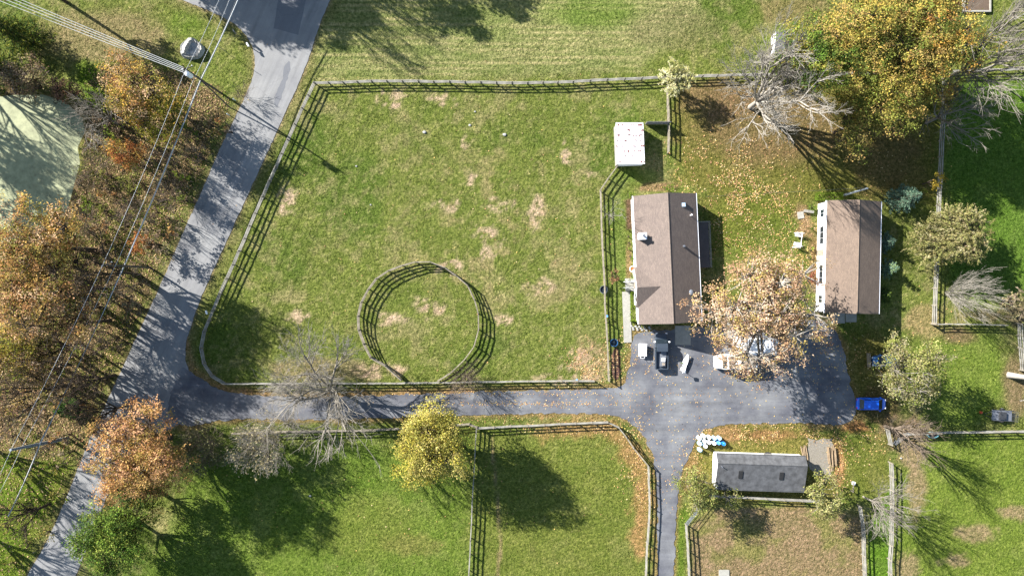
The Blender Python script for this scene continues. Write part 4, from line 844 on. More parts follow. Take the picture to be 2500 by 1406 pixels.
def leaf_quads(rng, pos, nrm, size, aspect, dirs=None):
    n = len(pos); N = nrm / (np.linalg.norm(nrm, axis=1, keepdims=True) + 1e-9)
    R = rng.normal(size=(n, 3)) if dirs is None else dirs + rng.normal(size=(n, 3)) * .45
    A = R - N * (R * N).sum(1, keepdims=True); A /= np.linalg.norm(A, axis=1, keepdims=True) + 1e-9; B = np.cross(N, A)
    s = (size * rng.uniform(.7, 1.3, n))[:, None]; a = A * s; b = B * s * aspect
    V = np.stack([pos - a, pos - b * .9 + a * .05, pos + a, pos + b], 1).reshape(-1, 3); F = np.arange(n * 4).reshape(-1, 4); return V, F
def palette_pick(rng, pal, w, n):
    P = np.array([CL(*c) for c in pal]); i = rng.choice(len(pal), n, p=np.array(w) / np.sum(w)); return P[i]
CNT = [0]
def leafy(label, px, py, zc, R, hz, pal, dens=1.0, size=.125, aspect=.62, group=None, name='autumn_tree', bark='bark', lobes=None, coh=.65, cover=1.0, cat='tree', elong=(1, 1), lean=(0, 0), stems=1, strand=False, hole=None, trunk_r=None):
    CNT[0] += 1; rng = np.random.default_rng(1000 + CNT[0]); c = np.array(G(px, py, zc)); base = np.array([c[0] + lean[0], c[1] + lean[1], 0.])
    T = empty(name, base, 0, label, cat, group); nl = lobes or max(6, int(7 + R * 1.3)); LB = []
    for i in range(nl):
        th = i * 2.39996 + rng.uniform(-.4, .4); rr = R * .68 * math.sqrt((i + .5) / nl) * rng.uniform(.8, 1.15); u = rng.uniform(-.5, .55) + .35 * (1 - rr / R)
        lr = R * rng.uniform(.28, .44); LB.append((np.array([c[0] + rr * math.cos(th) * elong[0], c[1] + rr * math.sin(th) * elong[1], c[2] + u * hz * .75]), lr, rng.dirichlet(np.ones(len(pal)) * .8)))
    area = sum(l[1] ** 2 for l in LB) * 8; ncl = int(area * .75 * dens * cover); wts = np.array([l[1] ** 2 for l in LB]); wts /= wts.sum(); li = rng.choice(nl, ncl, p=wts)
    d = rng.normal(size=(ncl, 3)); d[:, 2] = np.abs(d[:, 2]) * np.where(rng.random(ncl) < .8, 1, -.6); d /= np.linalg.norm(d, axis=1, keepdims=True)
    LC = np.array([l[0] for l in LB])[li]; LR = np.array([l[1] for l in LB])[li]; LW = np.array([l[2] for l in LB])[li]
    sq = min(1.0, hz / R * 1.2); cl = LC + d * np.array([1, 1, sq]) * (LR * rng.uniform(.55, 1.12, ncl))[:, None]; cl[:, 2] = np.maximum(cl[:, 2], .25)
    if hole is not None:
        hx, hy, hr = hole; hk = np.hypot(cl[:, 0] - hx, (cl[:, 1] - hy) * 1.6) > hr * rng.uniform(.75, 1.15, ncl); cl, d, LC, LR, LW, li = cl[hk], d[hk], LC[hk], LR[hk], LW[hk], li[hk]; ncl = len(cl)
    gs = 1.1 + R * .09; gk = fbm((cl[:, 0] + cl[:, 2] * .5) / gs, (cl[:, 1] - cl[:, 2] * .6) / gs, 1.0, 300 + CNT[0], 2) > .33 + .14 * rng.random(ncl)
    if R > 2.4 and not strand: cl, d, LC, LR, LW, li = cl[gk], d[gk], LC[gk], LR[gk], LW[gk], li[gk]; ncl = len(cl)
    npl = 32 if R > 2.4 and not strand else (34 if strand else 20); rep = np.repeat(np.arange(ncl), npl); n = len(rep); cr = min(.5, R * .11) + .12
    P = np.array([CL(*q) for q in pal]); W = LW * coh + (1 - coh) / len(pal); W /= W.sum(1, keepdims=True)
    ci = (W.cumsum(1) > rng.random(ncl)[:, None]).argmax(1); ccol = P[ci] * rng.uniform(.8, 1.2, (ncl, 1))
    if strand:
        out = cl - np.array([base[0], base[1], cl[:, 2].mean()]); out[:, 2] = 0; out /= np.linalg.norm(out, axis=1, keepdims=True) + 1e-6; out += rng.normal(size=out.shape) * .75; out[:, 2] = -rng.uniform(.3, .9, ncl); out /= np.linalg.norm(out, axis=1, keepdims=True)
        t = rng.uniform(-1, 1, n)[:, None] * cr * 1.4; pos = cl[rep] + out[rep] * t + rng.normal(0, .07, (n, 3)); pos[:, 2] = np.maximum(pos[:, 2], .1); nr = rng.normal(size=(n, 3)); nr[:, 2] += .8; V, Fq = leaf_quads(rng, pos, nr, np.full(n, size * 1.35), .28, out[rep])
    else:
        pos = cl[rep] + rng.normal(0, cr * .62, (n, 3)) * np.array([1, 1, .6]); pos[:, 2] = np.maximum(pos[:, 2], .08); nr = d[rep] * .9 + rng.normal(size=(n, 3)) * .75 + np.array([0, 0, .35]); V, Fq = leaf_quads(rng, pos, nr, np.full(n, size), aspect)
    col = ccol[rep] * rng.uniform(.72, 1.3, (n, 1)) * (1 + rng.normal(0, .05, (n, 3))); col = np.repeat(np.clip(col, .003, .8), 4, 0)
    V = V - base; segs = []; tr = trunk_r or (.06 + R * .035)
    for s in range(stems):
        o = np.array([0, 0, -.1]) + (rng.normal(0, .15 * R * .3, 3) * [1, 1, 0] if stems > 1 else 0); fork = np.array([*(c[:2] - base[:2]) * .45, max(.5, c[2] - hz * .9)]) if stems == 1 else o + [0, 0, .4]
        segs.append((o, fork * .5 + o * .5, tr * 1.15 / math.sqrt(stems), tr / math.sqrt(stems))); segs.append((fork * .5 + o * .5, fork, tr / math.sqrt(stems), tr * .85 / math.sqrt(stems)))
        for i, (lc, lr, _) in enumerate(LB):
            if stems > 1 and i % stems != s: continue
            q = lc - base; mid = fork * .5 + q * .5 + rng.normal(0, .08 * R, 3) - [0, 0, .06 * R]; mid[2] = max(mid[2], .2); segs.append((fork, mid, tr * .5, tr * .36)); segs.append((mid, q, tr * .36, tr * .2))
            ids = np.where(li == i)[0]; ids = ids[:: max(1, len(ids) // 14)]
            for j in ids:
                e = cl[j] - base; m2 = q * .5 + e * .5 + rng.normal(0, .12, 3); segs.append((q, m2, tr * .16, tr * .1)); segs.append((m2, e, tr * .1, .015))
    link('trunk', seg_mesh('trunk', segs, M[bark]), T); link('crown', np_mesh('crown', V, Fq, M['leaf'], col), T); return T
def bare(label, bx, by, h, R, kids=(5, 4, 5, 5), depth=4, r=.22, bark='barkgrey', spread=.8, up=.12, seed=None, group=None, name='bare_tree', cat='tree', stems=1, leafpal=None, leafn=0, wig=.12, minr=.011, lean=(0, 0), first=.3, fork=.35):
    CNT[0] += 1; rng = np.random.default_rng(seed or 2000 + CNT[0]); base = G(bx, by); T = empty(name, base, 0, label, cat, group); segs = []; tips = []
    for s in range(stems):
        o = np.array([rng.normal(0, .25), rng.normal(0, .25), -.1]) if stems > 1 else np.array([0, 0, -.1]); hf = h * fork * rng.uniform(.8, 1.1) if stems == 1 else .3; d0 = np.array([lean[0] + rng.normal(0, .05), lean[1] + rng.normal(0, .05), 1.])
        q = o + d0 * hf; rr = r / math.sqrt(stems); segs.append((o, (o + q) / 2, rr * 1.2, rr)); segs.append(((o + q) / 2, q, rr, rr * .9))
        nb = kids[0] if stems == 1 else 4
        for j in range(nb):
            az = (j + rng.uniform(-.3, .3)) * 6.283 / nb + s * 1.1; tilt = rng.uniform(.55, 1.0) * math.atan2(R, h - hf) * 1.1; d = np.array([math.cos(az) * math.sin(tilt), math.sin(az) * math.sin(tilt), math.cos(tilt)]) + np.array([*lean, 0]) * .5
            grow(rng, segs, q * 1.0, d, math.hypot(R, h - hf) * rng.uniform(.7, .95), rr * .6, depth - 1, kids[1:], spread * .8, up * .6, wig, .54, tips, minr)
        if stems == 1: grow(rng, segs, q * 1.0, d0 / np.linalg.norm(d0), (h - hf) * .8, rr * .65, depth - 1, kids[1:], spread * .8, up, wig, .54, tips, minr)
    if stems > 1: link('branches', seg_mesh('branches', segs, M[bark]), T); segs = []
    cut = max(r * .3, minr * 1.05); big = [s for s in segs if s[2] > cut]; small = [s for s in segs if s[2] <= cut]
    if segs: link('trunk', seg_mesh('trunk', big, M[bark]), T); link('branches', seg_mesh('branches', small, M[bark]), T)
    if leafpal:
        tp = np.array(tips); ii = rng.choice(len(tp), leafn); pos = tp[ii] + rng.normal(0, .22, (leafn, 3)); nr = rng.normal(size=(leafn, 3)); nr[:, 2] += .8; V, Fq = leaf_quads(rng, pos, nr, np.full(leafn, .15), .65)
        col = palette_pick(rng, leafpal, [1] * len(leafpal), leafn) * rng.uniform(.75, 1.3, (leafn, 1)); link('crown', np_mesh('crown', V, Fq, M['leaf'], np.repeat(col, 4, 0)), T)
    return T
def conifer(label, px, py, h, R, pal, group=None, name='conifer', cat='tree', dens=1.0, zb=0.3):
    CNT[0] += 1; rng = np.random.default_rng(3000 + CNT[0]); c = G(px, py, h * .45); base = np.array([c.x, c.y, 0.]); T = empty(name, base, 0, label, cat, group); segs = [(np.array([0, 0, -.1]), np.array([0, 0, h]), .12 + h * .01, .02)]; PO = []; NR = []; DR = []
    nlay = int(h * 2.6)
    for i in range(nlay):
        z = zb + (h - zb) * (i / nlay); rr = R * (1 - i / nlay) ** .8 * rng.uniform(.9, 1.1)
        for j in range(9):
            a = rng.uniform(0, 6.283); L = rr * rng.uniform(.75, 1.08); d = np.array([math.cos(a), math.sin(a), .05 - .25 * rng.random()]); e = np.array([0, 0, z]) + d * L; segs.append((np.array([0, 0, z]), e, .03, .01))
            n = int(16 * dens * max(.3, L / 1.2)); t = rng.uniform(.2, 1.05, n)[:, None]; w = (1.1 - t) * .35 * L * .6 + .08; side = np.array([-d[1], d[0], 0]); s = rng.uniform(-1, 1, n)[:, None]
            PO.append(np.array([0, 0, z]) + d * L * t + side * s * w + rng.normal(0, .04, (n, 3))); DR.append(d + side * s * .8); NR.append(rng.normal(size=(n, 3)) * .4 + [0, 0, 1])
    PO = np.concatenate(PO); V, Fq = leaf_quads(rng, PO, np.concatenate(NR), np.full(len(PO), .2), .3, np.concatenate(DR)); col = palette_pick(rng, pal, [1] * len(pal), len(PO)) * rng.uniform(.7, 1.3, (len(PO), 1))
    link('trunk', seg_mesh('trunk', segs, M['bark']), T); link('foliage', np_mesh('foliage', V, Fq, M['needle'], np.repeat(col, 4, 0)), T); return T

ORG = [(222, 176, 92), (210, 154, 94), (212, 188, 96), (166, 158, 72), (228, 188, 142)]
COP = [(216, 160, 94), (200, 140, 82), (218, 174, 102), (178, 150, 72), (224, 170, 122)]
GLD = [(208, 180, 82), (186, 176, 82), (160, 166, 72), (132, 146, 62), (200, 168, 94)]
GRN = [(132, 158, 58), (104, 138, 50), (162, 174, 74), (92, 120, 52)]
YEL = [(216, 200, 88), (204, 188, 70), (186, 178, 76), (226, 208, 116)]
KHK = [(186, 176, 116), (168, 164, 96), (196, 184, 132), (150, 150, 84)]
PAL = [(224, 218, 156), (208, 204, 128), (232, 226, 176)]
OLV = [(160, 162, 84), (140, 148, 70), (176, 172, 104), (128, 132, 66)]
TAN = [(222, 184, 144), (208, 168, 122), (232, 202, 168), (204, 176, 96), (190, 148, 110)]
BRN = [(160, 136, 108), (174, 144, 106), (148, 130, 112), (168, 154, 104)]
DGR = [(66, 92, 40), (86, 108, 44), (110, 124, 46), (52, 76, 40)]
SPR = [(104, 134, 112), (84, 118, 94), (128, 152, 122)]
TWG = [(176, 156, 128), (160, 144, 112), (146, 144, 86), (180, 168, 120)]
# --- big trees in view
leafy('copper orange rounded tree hanging over the road at lower left', 342, 1100, 8.5, 7.6, 5.6, COP, 1.25, lobes=22, trunk_r=.35)
leafy('green tree below the copper orange tree beside the road', 285, 1308, 6, 6.3, 4.6, GRN, 1.5, lobes=18)
leafy('lower green crown between the copper tree and the shaded field', 350, 1215, 4.2, 4.0, 3, DGR + [(150, 130, 60)], 1.3, coh=.4)
leafy('yellow feathery tree between driveway and lower fence', 1062, 1082, 7.5, 6.2, 5.5, YEL + [(164, 160, 76)], 1.35, lobes=34, coh=.35, size=.11, trunk_r=.3)
leafy('yellow green side crown of the feathery tree, lower left of it', 1035, 1130, 4.5, 3.6, 3, YEL + [(150, 150, 70)], 1.0, size=.11, coh=.3)
leafy('golden tree at the top centre of the large autumn clump', 2140, 75, 12, 8.8, 6.5, GLD, 1.0, lobes=20, trunk_r=.4, group='large autumn trees at the upper right')
leafy('green and gold tree on the left of the large autumn clump', 1988, 140, 10, 6.9, 5, GRN + [(190, 176, 76), (176, 168, 70)], 1.1, lobes=17, group='large autumn trees at the upper right')
leafy('orange gold tree on the right of the large autumn clump', 2290, 122, 13, 6.8, 6, GLD + [(214, 164, 74)], 1.0, lobes=16, group='large autumn trees at the upper right')
leafy('orange topped tree at the upper edge of the large autumn clump', 2250, 15, 13, 6.2, 5, GLD + [(222, 160, 70), (212, 146, 80)], 1.0, lobes=14, group='large autumn trees at the upper right')
leafy('olive gold tree low in the large autumn clump', 2150, 235, 9, 6.8, 4.5, GLD + [(150, 146, 60)], .9, lobes=14, group='large autumn trees at the upper right')
leafy('thin yellow lower branches tree below the large autumn clump', 2085, 300, 6, 5.6, 3.2, GLD + [(190, 170, 90)], .7, lobes=12, group='large autumn trees at the upper right')
leafy('small gold tree hanging over the fence top at upper right', 2290, 225, 7, 3.6, 3, GLD, .5, group='large autumn trees at the upper right')
leafy('small yellow sapling by the fence left of the vivid green field', 2282, 442, 3, 1.5, 2.2, [(206, 176, 60), (190, 160, 56)], 1.0, name='sapling')
T = leafy('spreading tan sycamore with pale limbs over the trailers', 1868, 768, 9.5, 10.2, 5.0, TAN, .44, size=.135, bark='barkpale', lobes=30, coh=.3, trunk_r=.62, name='sycamore_tree', hole=(34.0, -7.6, 2.8))
leafy('khaki willow straddling the fence right of the smaller house', 2320, 578, 4.2, 5.8, 3.3, KHK + [(160, 152, 92)], 2.0, strand=True, lobes=22, coh=.25, size=.115, elong=(1.05, .85), name='willow_tree')
leafy('pale yellow shrub on the corner of the two upper fences', 1648, 198, 3.2, 2.9, 2.6, PAL, 2.4, strand=True, coh=.2, size=.12, name='shrub', cat='shrub', stems=3)
leafy('khaki leafy tree right of the blue hatchback', 2218, 908, 5.5, 5.4, 4, OLV + [(176, 166, 126), (160, 152, 104)], .95, lobes=18, coh=.3, bark='barkpale')
leafy('olive tree at the left end of the grey roofed barn', 1700, 1192, 4.2, 3.6, 3, OLV + [(120, 130, 76)], 1.4, lobes=12, bark='barkgrey')
leafy('small thin tree at the lower edge of the barn', 1782, 1222, 2.6, 2.3, 1.6, OLV, .8, lobes=7, bark='barkgrey')
leafy('olive tree at the right end of the grey roofed barn', 2010, 1208, 4.4, 3.6, 3, OLV + [(180, 172, 110)], 1.5, lobes=12, bark='barkgrey', elong=(.9, 1.2))
leafy('pale brown round bush in front of the long house', 1500, 675, 1.7, 1.25, 1.4, [(170, 128, 88), (150, 112, 80), (184, 146, 100)], 1.3, name='shrub', cat='shrub', stems=3)
leafy('brown thicket at the right edge beside the short fence', 2478, 742, 3.0, 3.2, 2.4, TWG, .8, strand=True, name='shrub', cat='shrub', stems=3)
# conifers
conifer('blue green spruce right of the smaller house roof', 2216, 482, 6.0, 2.6, SPR)
conifer('pale green conifer in the shade behind the smaller house', 2176, 655, 3.6, 1.5, SPR + [(150, 176, 110)])
conifer('dark conifer close behind the smaller house', 2168, 590, 3.4, 1.6, SPR)
conifer('dark conifer behind the lower end of the smaller house', 2160, 718, 2.6, 1.4, DGR)
conifer('dark green conifer in the upper left corner', 15, 70, 12, 3.6, DGR + [(140, 140, 50)])
conifer('dark green conifer at the left edge above the pond', -30, 150, 11, 3.6, DGR + [(140, 140, 50)])
conifer('green conifer beside the pond bank', 240, 236, 6, 2.5, [(112, 140, 44), (90, 118, 40), (134, 152, 52)])
conifer('small dark conifer in the lower left woods', 160, 1000, 5, 2.2, [(60, 96, 40), (76, 112, 46)])
# --- bare trees
bare('pale grey bare tree standing in the upper fence line', 1832, 262, 12, 6.2, (8, 6, 6, 4, 3), 5, .36, 'barkpale', .72, .10, 31, minr=.012, fork=.22)
bare('bare tree beside the driveway with limbs over the lower fence', 818, 945, 10, 7.4, (7, 6, 5, 4), 4, .28, 'barkgrey', .75, .04, 44, wig=.2, minr=.012, fork=.3)
bare('pale bare bush inside the paddock left of the round pen', 752, 908, 3.6, 4.4, (5, 6, 6, 5), 4, .14, 'barkpale', .8, .1, 45, stems=4, name='bare_bush', cat='bush', minr=.011)
bare('brown bare bush at the foot of the round pen', 1136, 918, 3.2, 2.6, (5, 5, 5), 3, .12, 'barktwig', .8, .1, 46, stems=6, name='bare_bush', cat='bush')
bare('bare sapling on the driveway edge beside the limbed tree', 888, 950, 7, 3.0, (5, 5, 4), 3, .13, 'barkgrey', .7, .12, 47)
bare('bare grey tree on the right of the large autumn clump', 2300, 195, 13, 6.5, (7, 6, 6, 4), 4, .26, 'barkgrey', .7, .1, 48, minr=.013)
bare('silvery bare tree at the upper right edge', 2390, 175, 12, 5.5, (6, 6, 4, 3), 4, .16, 'barkgrey', .7, .1, 49, minr=.013)
bare('bluish bare tree over the fence below the autumn clump', 2262, 300, 8, 5.2, (6, 5, 5, 5), 4, .22, 'barkgrey', .8, .06, 50, minr=.012)
bare('small many stemmed bare tree by the willow fence', 2308, 712, 6, 3.4, (5, 5, 5), 3, .14, 'barkpale', .5, .2, 51, stems=7)
bare('white broken dead tree at the right edge', 2462, 915, 6, 4.2, (5, 4, 4), 3, .42, 'barkpale', .9, .02, 52, lean=(.55, -.05), name='dead_tree', fork=.45, minr=.03)
bare('silvery bare tree near the tan paddock fence', 2108, 1212, 7.5, 3.8, (7, 6, 5, 3), 4, .14, 'barkgrey', .75, .1, 53, lean=(.15, -.05), minr=.012)
bare('dense grey bare tree by the dirt lane', 2160, 1040, 9, 3.4, (6, 5, 5, 3), 4, .2, 'barktwig', .7, .12, 54, minr=.011)
bare('thin twiggy tree in front of the long house', 1488, 528, 5.4, 2.0, (4, 4, 4), 3, .06, 'barkpale', .7, .12, 55, minr=.01)
bare('grey bare tree among the shrubs beside the pond', 300, 310, 9, 3.6, (6, 5, 5, 4), 4, .18, 'barkgrey', .75, .1, 56, minr=.012)
bare('bare shrub at the road edge near the brace pole', 600, 238, 2.2, 1.5, (4, 4, 4), 3, .04, 'barktwig', .7, .1, 57, stems=4, name='bare_bush', cat='bush')
bare('grey bare bush at the left end of the lower driveway fence', 520, 1082, 4.2, 3.0, (5, 5, 5), 4, .12, 'barktwig', .8, .1, 58, stems=5, name='bare_bush', cat='bush', leafpal=[(150, 146, 96), (128, 124, 84)], leafn=1200)
bare('pale bare bush below the lower driveway fence', 655, 1078, 4.2, 2.9, (5, 5, 5), 4, .12, 'barkpale', .8, .1, 59, stems=5, name='bare_bush', cat='bush', leafpal=[(190, 176, 136), (170, 156, 110)], leafn=1500)
bare('bare bush on the driveway edge above the lower fence', 700, 1030, 5, 3.0, (5, 5, 5), 4, .12, 'barkgrey', .8, .08, 60, stems=3, name='bare_bush', cat='bush')
# --- left woods
GW = 'autumn trees of the wood left of the road'
leafy('golden orange tree between the boulder and the pond', 335, 215, 7, 5.4, 4.6, ORG + [(222, 176, 70)], .9, lobes=16, group=GW)
leafy('yellow green tree below the golden orange tree', 400, 285, 6, 4.6, 3.8, [(176, 164, 52), (140, 140, 46), (200, 160, 60), (110, 120, 44)], .8, group=GW)
leafy('small orange tree in the thicket beside the pond', 308, 372, 4.6, 3.3, 2.8, [(214, 146, 78), (198, 120, 70), (206, 166, 80)], 1.0, group=GW)
leafy('large orange and yellow tree at the left edge below the pond', 105, 600, 12, 7.6, 6, ORG, .75, lobes=20, group=GW, trunk_r=.35)
leafy('orange tree at the far left edge below the pond', 10, 640, 11, 5.2, 5, ORG, .6, group=GW)
leafy('orange tree at the left edge halfway down', 70, 725, 11.5, 6.6, 5, ORG + [(220, 170, 120)], .8, lobes=16, group=GW)
leafy('pinkish tan thinly leaved tree beside the middle pole', 195, 705, 8, 4.8, 4, TAN, .4, lobes=14, group=GW)
leafy('rusty orange tree above the three bare trunks', 175, 790, 9, 4.8, 4, TAN + ORG[:2], .5, lobes=14, group=GW)
leafy('yellow green tree at the left edge below the orange ones', 25, 845, 9, 5.6, 4.5, [(150, 156, 54), (176, 164, 62), (196, 160, 80)], .55, group=GW)
leafy('tan and olive tree in the lower wood', 110, 900, 7, 4.8, 4, TAN + [(150, 146, 60), (170, 150, 70)], .5, group=GW)
leafy('sparse orange tree close to the leaning pole', 40, 1000, 7, 4.6, 4, TAN + [(160, 150, 60)], .4, group=GW)
leafy('small orange bush by the verge near the middle pole', 345, 595, 3.2, 2.2, 2, [(206, 136, 74), (190, 120, 66)], 1.0, group=GW, name='shrub', cat='shrub', stems=3)
leafy('dark rust brown bush on the upper pond bank at the left edge', 60, 195, 3.4, 4.2, 2.6, BRN, 1.0, name='shrub', cat='shrub', stems=4, elong=(1.2, .7))
leafy('dark brown bush on the upper right pond bank', 158, 222, 3.0, 3.0, 2.2, [(92, 72, 62), (112, 84, 64), (82, 66, 58)], 1.0, name='shrub', cat='shrub', stems=4, elong=(1.1, .7))
for i, (x, y, h_, R_, lab) in enumerate([(258, 690, 12, 4, 'bare trunked tree beside the middle pole shadow'), (170, 770, 11, 4, 'tall bare tree whose trunk lies across the lower wood'), (120, 860, 10, 4, 'bare tree in the middle of the lower wood'), (200, 935, 11, 4, 'slim bare tree near the lower verge'), (90, 960, 12, 5, 'bare tree left of the lower verge'), (230, 1010, 9, 3.4, 'bare tree above the leaning pole'), (40, 1250, 7, 3, 'bare tree below the leaning pole'), (10, 900, 13, 5, 'bare tree at the left edge of the lower wood')]):
    bare(lab, x + 80, y - 20, h_, R_, (5, 5, 5, 4), 4, .2, 'bark', .7, .12, 70 + i, group='bare trees in the lower wood', minr=.013)
# thicket shrubs: individuals scattered between the pond and the road
rs = random.Random(5); SH = []
BAND = [(215, 300), (250, 190), (420, 230), (520, 262), (560, 300), (520, 390), (470, 480), (400, 640), (330, 790), (270, 900), (225, 1020), (180, 1120), (120, 1150), (0, 1100), (0, 900), (120, 760), (60, 640), (170, 540), (200, 470), (205, 380)]
tries = 0
while len(SH) < 92 and tries < 6000:
    tries += 1; x, y = rs.uniform(-20, 560), rs.uniform(190, 1150)
    if poly_sd(np.array([x]), np.array([y]), BAND)[0] < 6: continue
    if any(math.hypot(x - a, y - b) < 34 for a, b in SH): continue
    SH.append((x, y))
KINDS = [('rusty brown', BRN, .8), ('olive green', [(136, 142, 62), (116, 126, 56), (156, 156, 76)], .8), ('bright yellow green', [(148, 166, 56), (126, 150, 50)], .9), ('tan twiggy', TWG, .6), ('dark brown', [(126, 108, 88), (136, 114, 88), (116, 102, 80)], .7), ('orange', [(204, 146, 86), (210, 166, 96)], .7)]
GS = 'shrubs in the thicket between pond and road'
def place_of(x, y):
    e = poly_sd(np.array([float(x)]), np.array([float(y)]), POND)[0]; rd = poly_sd(np.array([float(x)]), np.array([float(y)]), ROADP)[0]
    a = 'at the pond edge' if e > -38 else ('on the road verge' if rd > -60 else 'under the overhead cables' if abs(x - (490 - (y - 196) * .41)) < 45 else 'deep in the thicket')
    b = 'level with the hay field fence' if y < 300 else 'level with the middle of the pond' if y < 450 else 'level with the house roofs' if y < 640 else 'level with the round pen' if y < 860 else 'level with the driveway'
    return a + ', ' + b
for i, (x, y) in enumerate(SH):
    k = rs.choices(range(6), [2.2, 5, 3, 4, 2.6, 1.4])[0]; nm, pal, dn = KINDS[k]; r_ = rs.uniform(1.2, 2.3); z_ = rs.uniform(1.0, 2.2) + (1.2 if poly_sd(np.array([float(x)]), np.array([float(y)]), ROADP)[0] > -105 else 0)
    leafy('%s shrub %s' % (nm, place_of(x, y)), x, y, z_, r_, z_ * .8, pal + [BRN[0]], dn, size=.13, group='%s shrubs %s' % (nm, place_of(x, y)), name='shrub', cat='shrub', stems=3, lobes=6)
SH2 = [(x, y) for x, y in [(60, 1150), (25, 1120), (120, 1140), (95, 1240), (150, 1210), (35, 1230), (60, 1330), (110, 1300), (20, 1380), (10, 1290)]]
for i, (x, y) in enumerate(SH2):
    leafy('low yellow green shrub in the lower left clearing, ' + ['directly above the leaning pole', 'at the far left above the pole', 'between pole and wood edge', 'right of the others below the pole', 'highest below the pole', 'left edge just below the pole', 'middle of the clearing', 'closest to the road', 'in the bottom left corner', 'left edge halfway to the corner'][i], x, y, 1.0, 1.7, .9, [(140, 160, 56), (120, 146, 46), (170, 160, 76)], .7, size=.13, group='low shrubs in the lower left clearing', name='shrub', cat='shrub', stems=2, lobes=6)
for i in range(8):
    bare('grey twiggy bare shrub ' + ['on the right bank of the pond', 'on the verge across from the tree shade', 'below the yellow green tree', 'on the verge level with the pond bottom', 'under the cables level with the pond bottom', 'above the pole shadow by the verge', 'by the verge above the driveway mouth', 'near the top of the middle pole'][i], [250, 420, 470, 440, 350, 330, 270, 230][i], [420, 400, 330, 480, 520, 700, 830, 560][i], 3.5, 2.2, (5, 5, 4), 3, .07, 'barktwig', .8, .1, 90 + i, group='grey twiggy shrubs in the thicket', stems=5, name='bare_bush', cat='bush')
# house shrubs: clipped green
CLP = [(122, 150, 44), (104, 134, 40), (142, 166, 56)]
for (x, y, r_, z_, lab) in [(1537, 475, .75, .7, 'clipped green shrub at the upper left corner of the long house'), (1632, 463, 1.2, .5, 'low green shrub against the upper wall of the long house'), (1535, 578, .55, .5, 'uppermost of the four small round shrubs on the house front'), (1536, 593, .55, .5, 'second of the four small round shrubs on the house front'), (1537, 609, .6, .5, 'third of the four small round shrubs on the house front'), (1539, 626, .6, .5, 'lowest of the four small round shrubs on the house front'), (1544, 676, .6, .6, 'small green shrub above the front step of the long house'),
                            (1984, 506, .75, .7, 'round green shrub at the upper front of the smaller house'), (1984, 557, .7, .75, 'oval green shrub at the middle front of the smaller house'), (1980, 611, .5, .4, 'light green shrub below the garden swing'), (1976, 628, .5, .4, 'small green shrub lowest on the smaller house front'), (1664, 893, .45, .5, 'small round green bush beside the white board'), (1569, 797, .5, .35, 'small green plant in the stone border'), (2250, 470, .8, .8, 'small dark shrub between spruce and fence')]:
    leafy(lab, x, y, z_, r_, z_ * .9, CLP, 1.6, size=.08, group='clipped shrubs round the houses', name='shrub', cat='shrub', stems=1, lobes=7, coh=.2)
leafy('red leaved shrub at the front of the smaller house', 1984, 676, 1.0, 1.25, .9, [(176, 84, 66), (160, 70, 60), (190, 110, 84)], 1.0, size=.11, name='shrub', cat='shrub', stems=2)
def hedge(label, x0, y0, x1, y1, h, nscale=1):
    a = G(x0, y1); b = G(x1, y0); T = empty('hedge', ((a.x + b.x) / 2, (a.y + b.y) / 2, 0), 0, label, 'hedge'); rng = np.random.default_rng(int(x0)); w, l = (b.x - a.x) / 2, (b.y - a.y) / 2; n = int(900 * (w * l * 4 + h * (w + l) * 2) / 4)
    pos = rng.uniform(-1, 1, (n, 3)) * [w, l, h / 2] + [0, 0, h / 2]; f = rng.integers(0, 5, n); pos[f == 0, 2] = h; pos[f == 1, 0] = w; pos[f == 2, 0] = -w; pos[f == 3, 1] = l; pos[f == 4, 1] = -l; pos += rng.normal(0, .05, (n, 3))
    nr = rng.normal(size=(n, 3)) + [0, 0, .7]; V, Fq = leaf_quads(rng, pos, nr, np.full(n, .07), .6); col = palette_pick(rng, CLP, [1, 1, 1], n) * rng.uniform(.75, 1.25, (n, 1)); link('foliage', np_mesh('foliage', V, Fq, M['leaf'], np.repeat(col, 4, 0)), T)
    m = MB(); [m.tube([(x, 0, 0), (x * 1.1, 0, h * .8)], .03, 5) for x in (-w * .6, 0, w * .6)]; m.build('stems', M['bark'], T)
hedge('clipped hedge along the lower front of the long house', 1539, 714, 1554, 783, .8); hedge('clipped hedge at the upper end of the smaller house', 1990, 473, 2050, 490, 1.1)
# --- trees just outside the frame that shade the view
GO = 'trees standing beyond the picture edge'
for i, (x, y, zc_, R_, d_) in enumerate([(215, -320, 12, 8, 1.8), (380, -330, 12, 6, 1.2), (60, -60, 9, 5, .6), (766, -260, 11, 4.6, .8), (920, -292, 11, 4, .7), (-431, 198, 12, 7, .5), (-400, 330, 11, 4.5, .35)]):
    leafy('leafy tree beyond the picture edge casting shade into view', x, y, zc_, R_, R_ * .7, ORG if x < 300 else GLD, d_, size=.22, lobes=10, group=GO)
for i, (x, y, h_) in enumerate([(570, -160, 13), (660, -205, 12), (-175, 110, 14), (-250, 190, 14), (-120, 1020, 14), (-100, 1250, 13)]):
    bare('bare tree beyond the picture edge casting shade into view', x, y, h_, 6, (6, 5, 5, 4), 4, .3, 'bark', .7, .1, 120 + i, group='bare ' + GO, minr=.025)

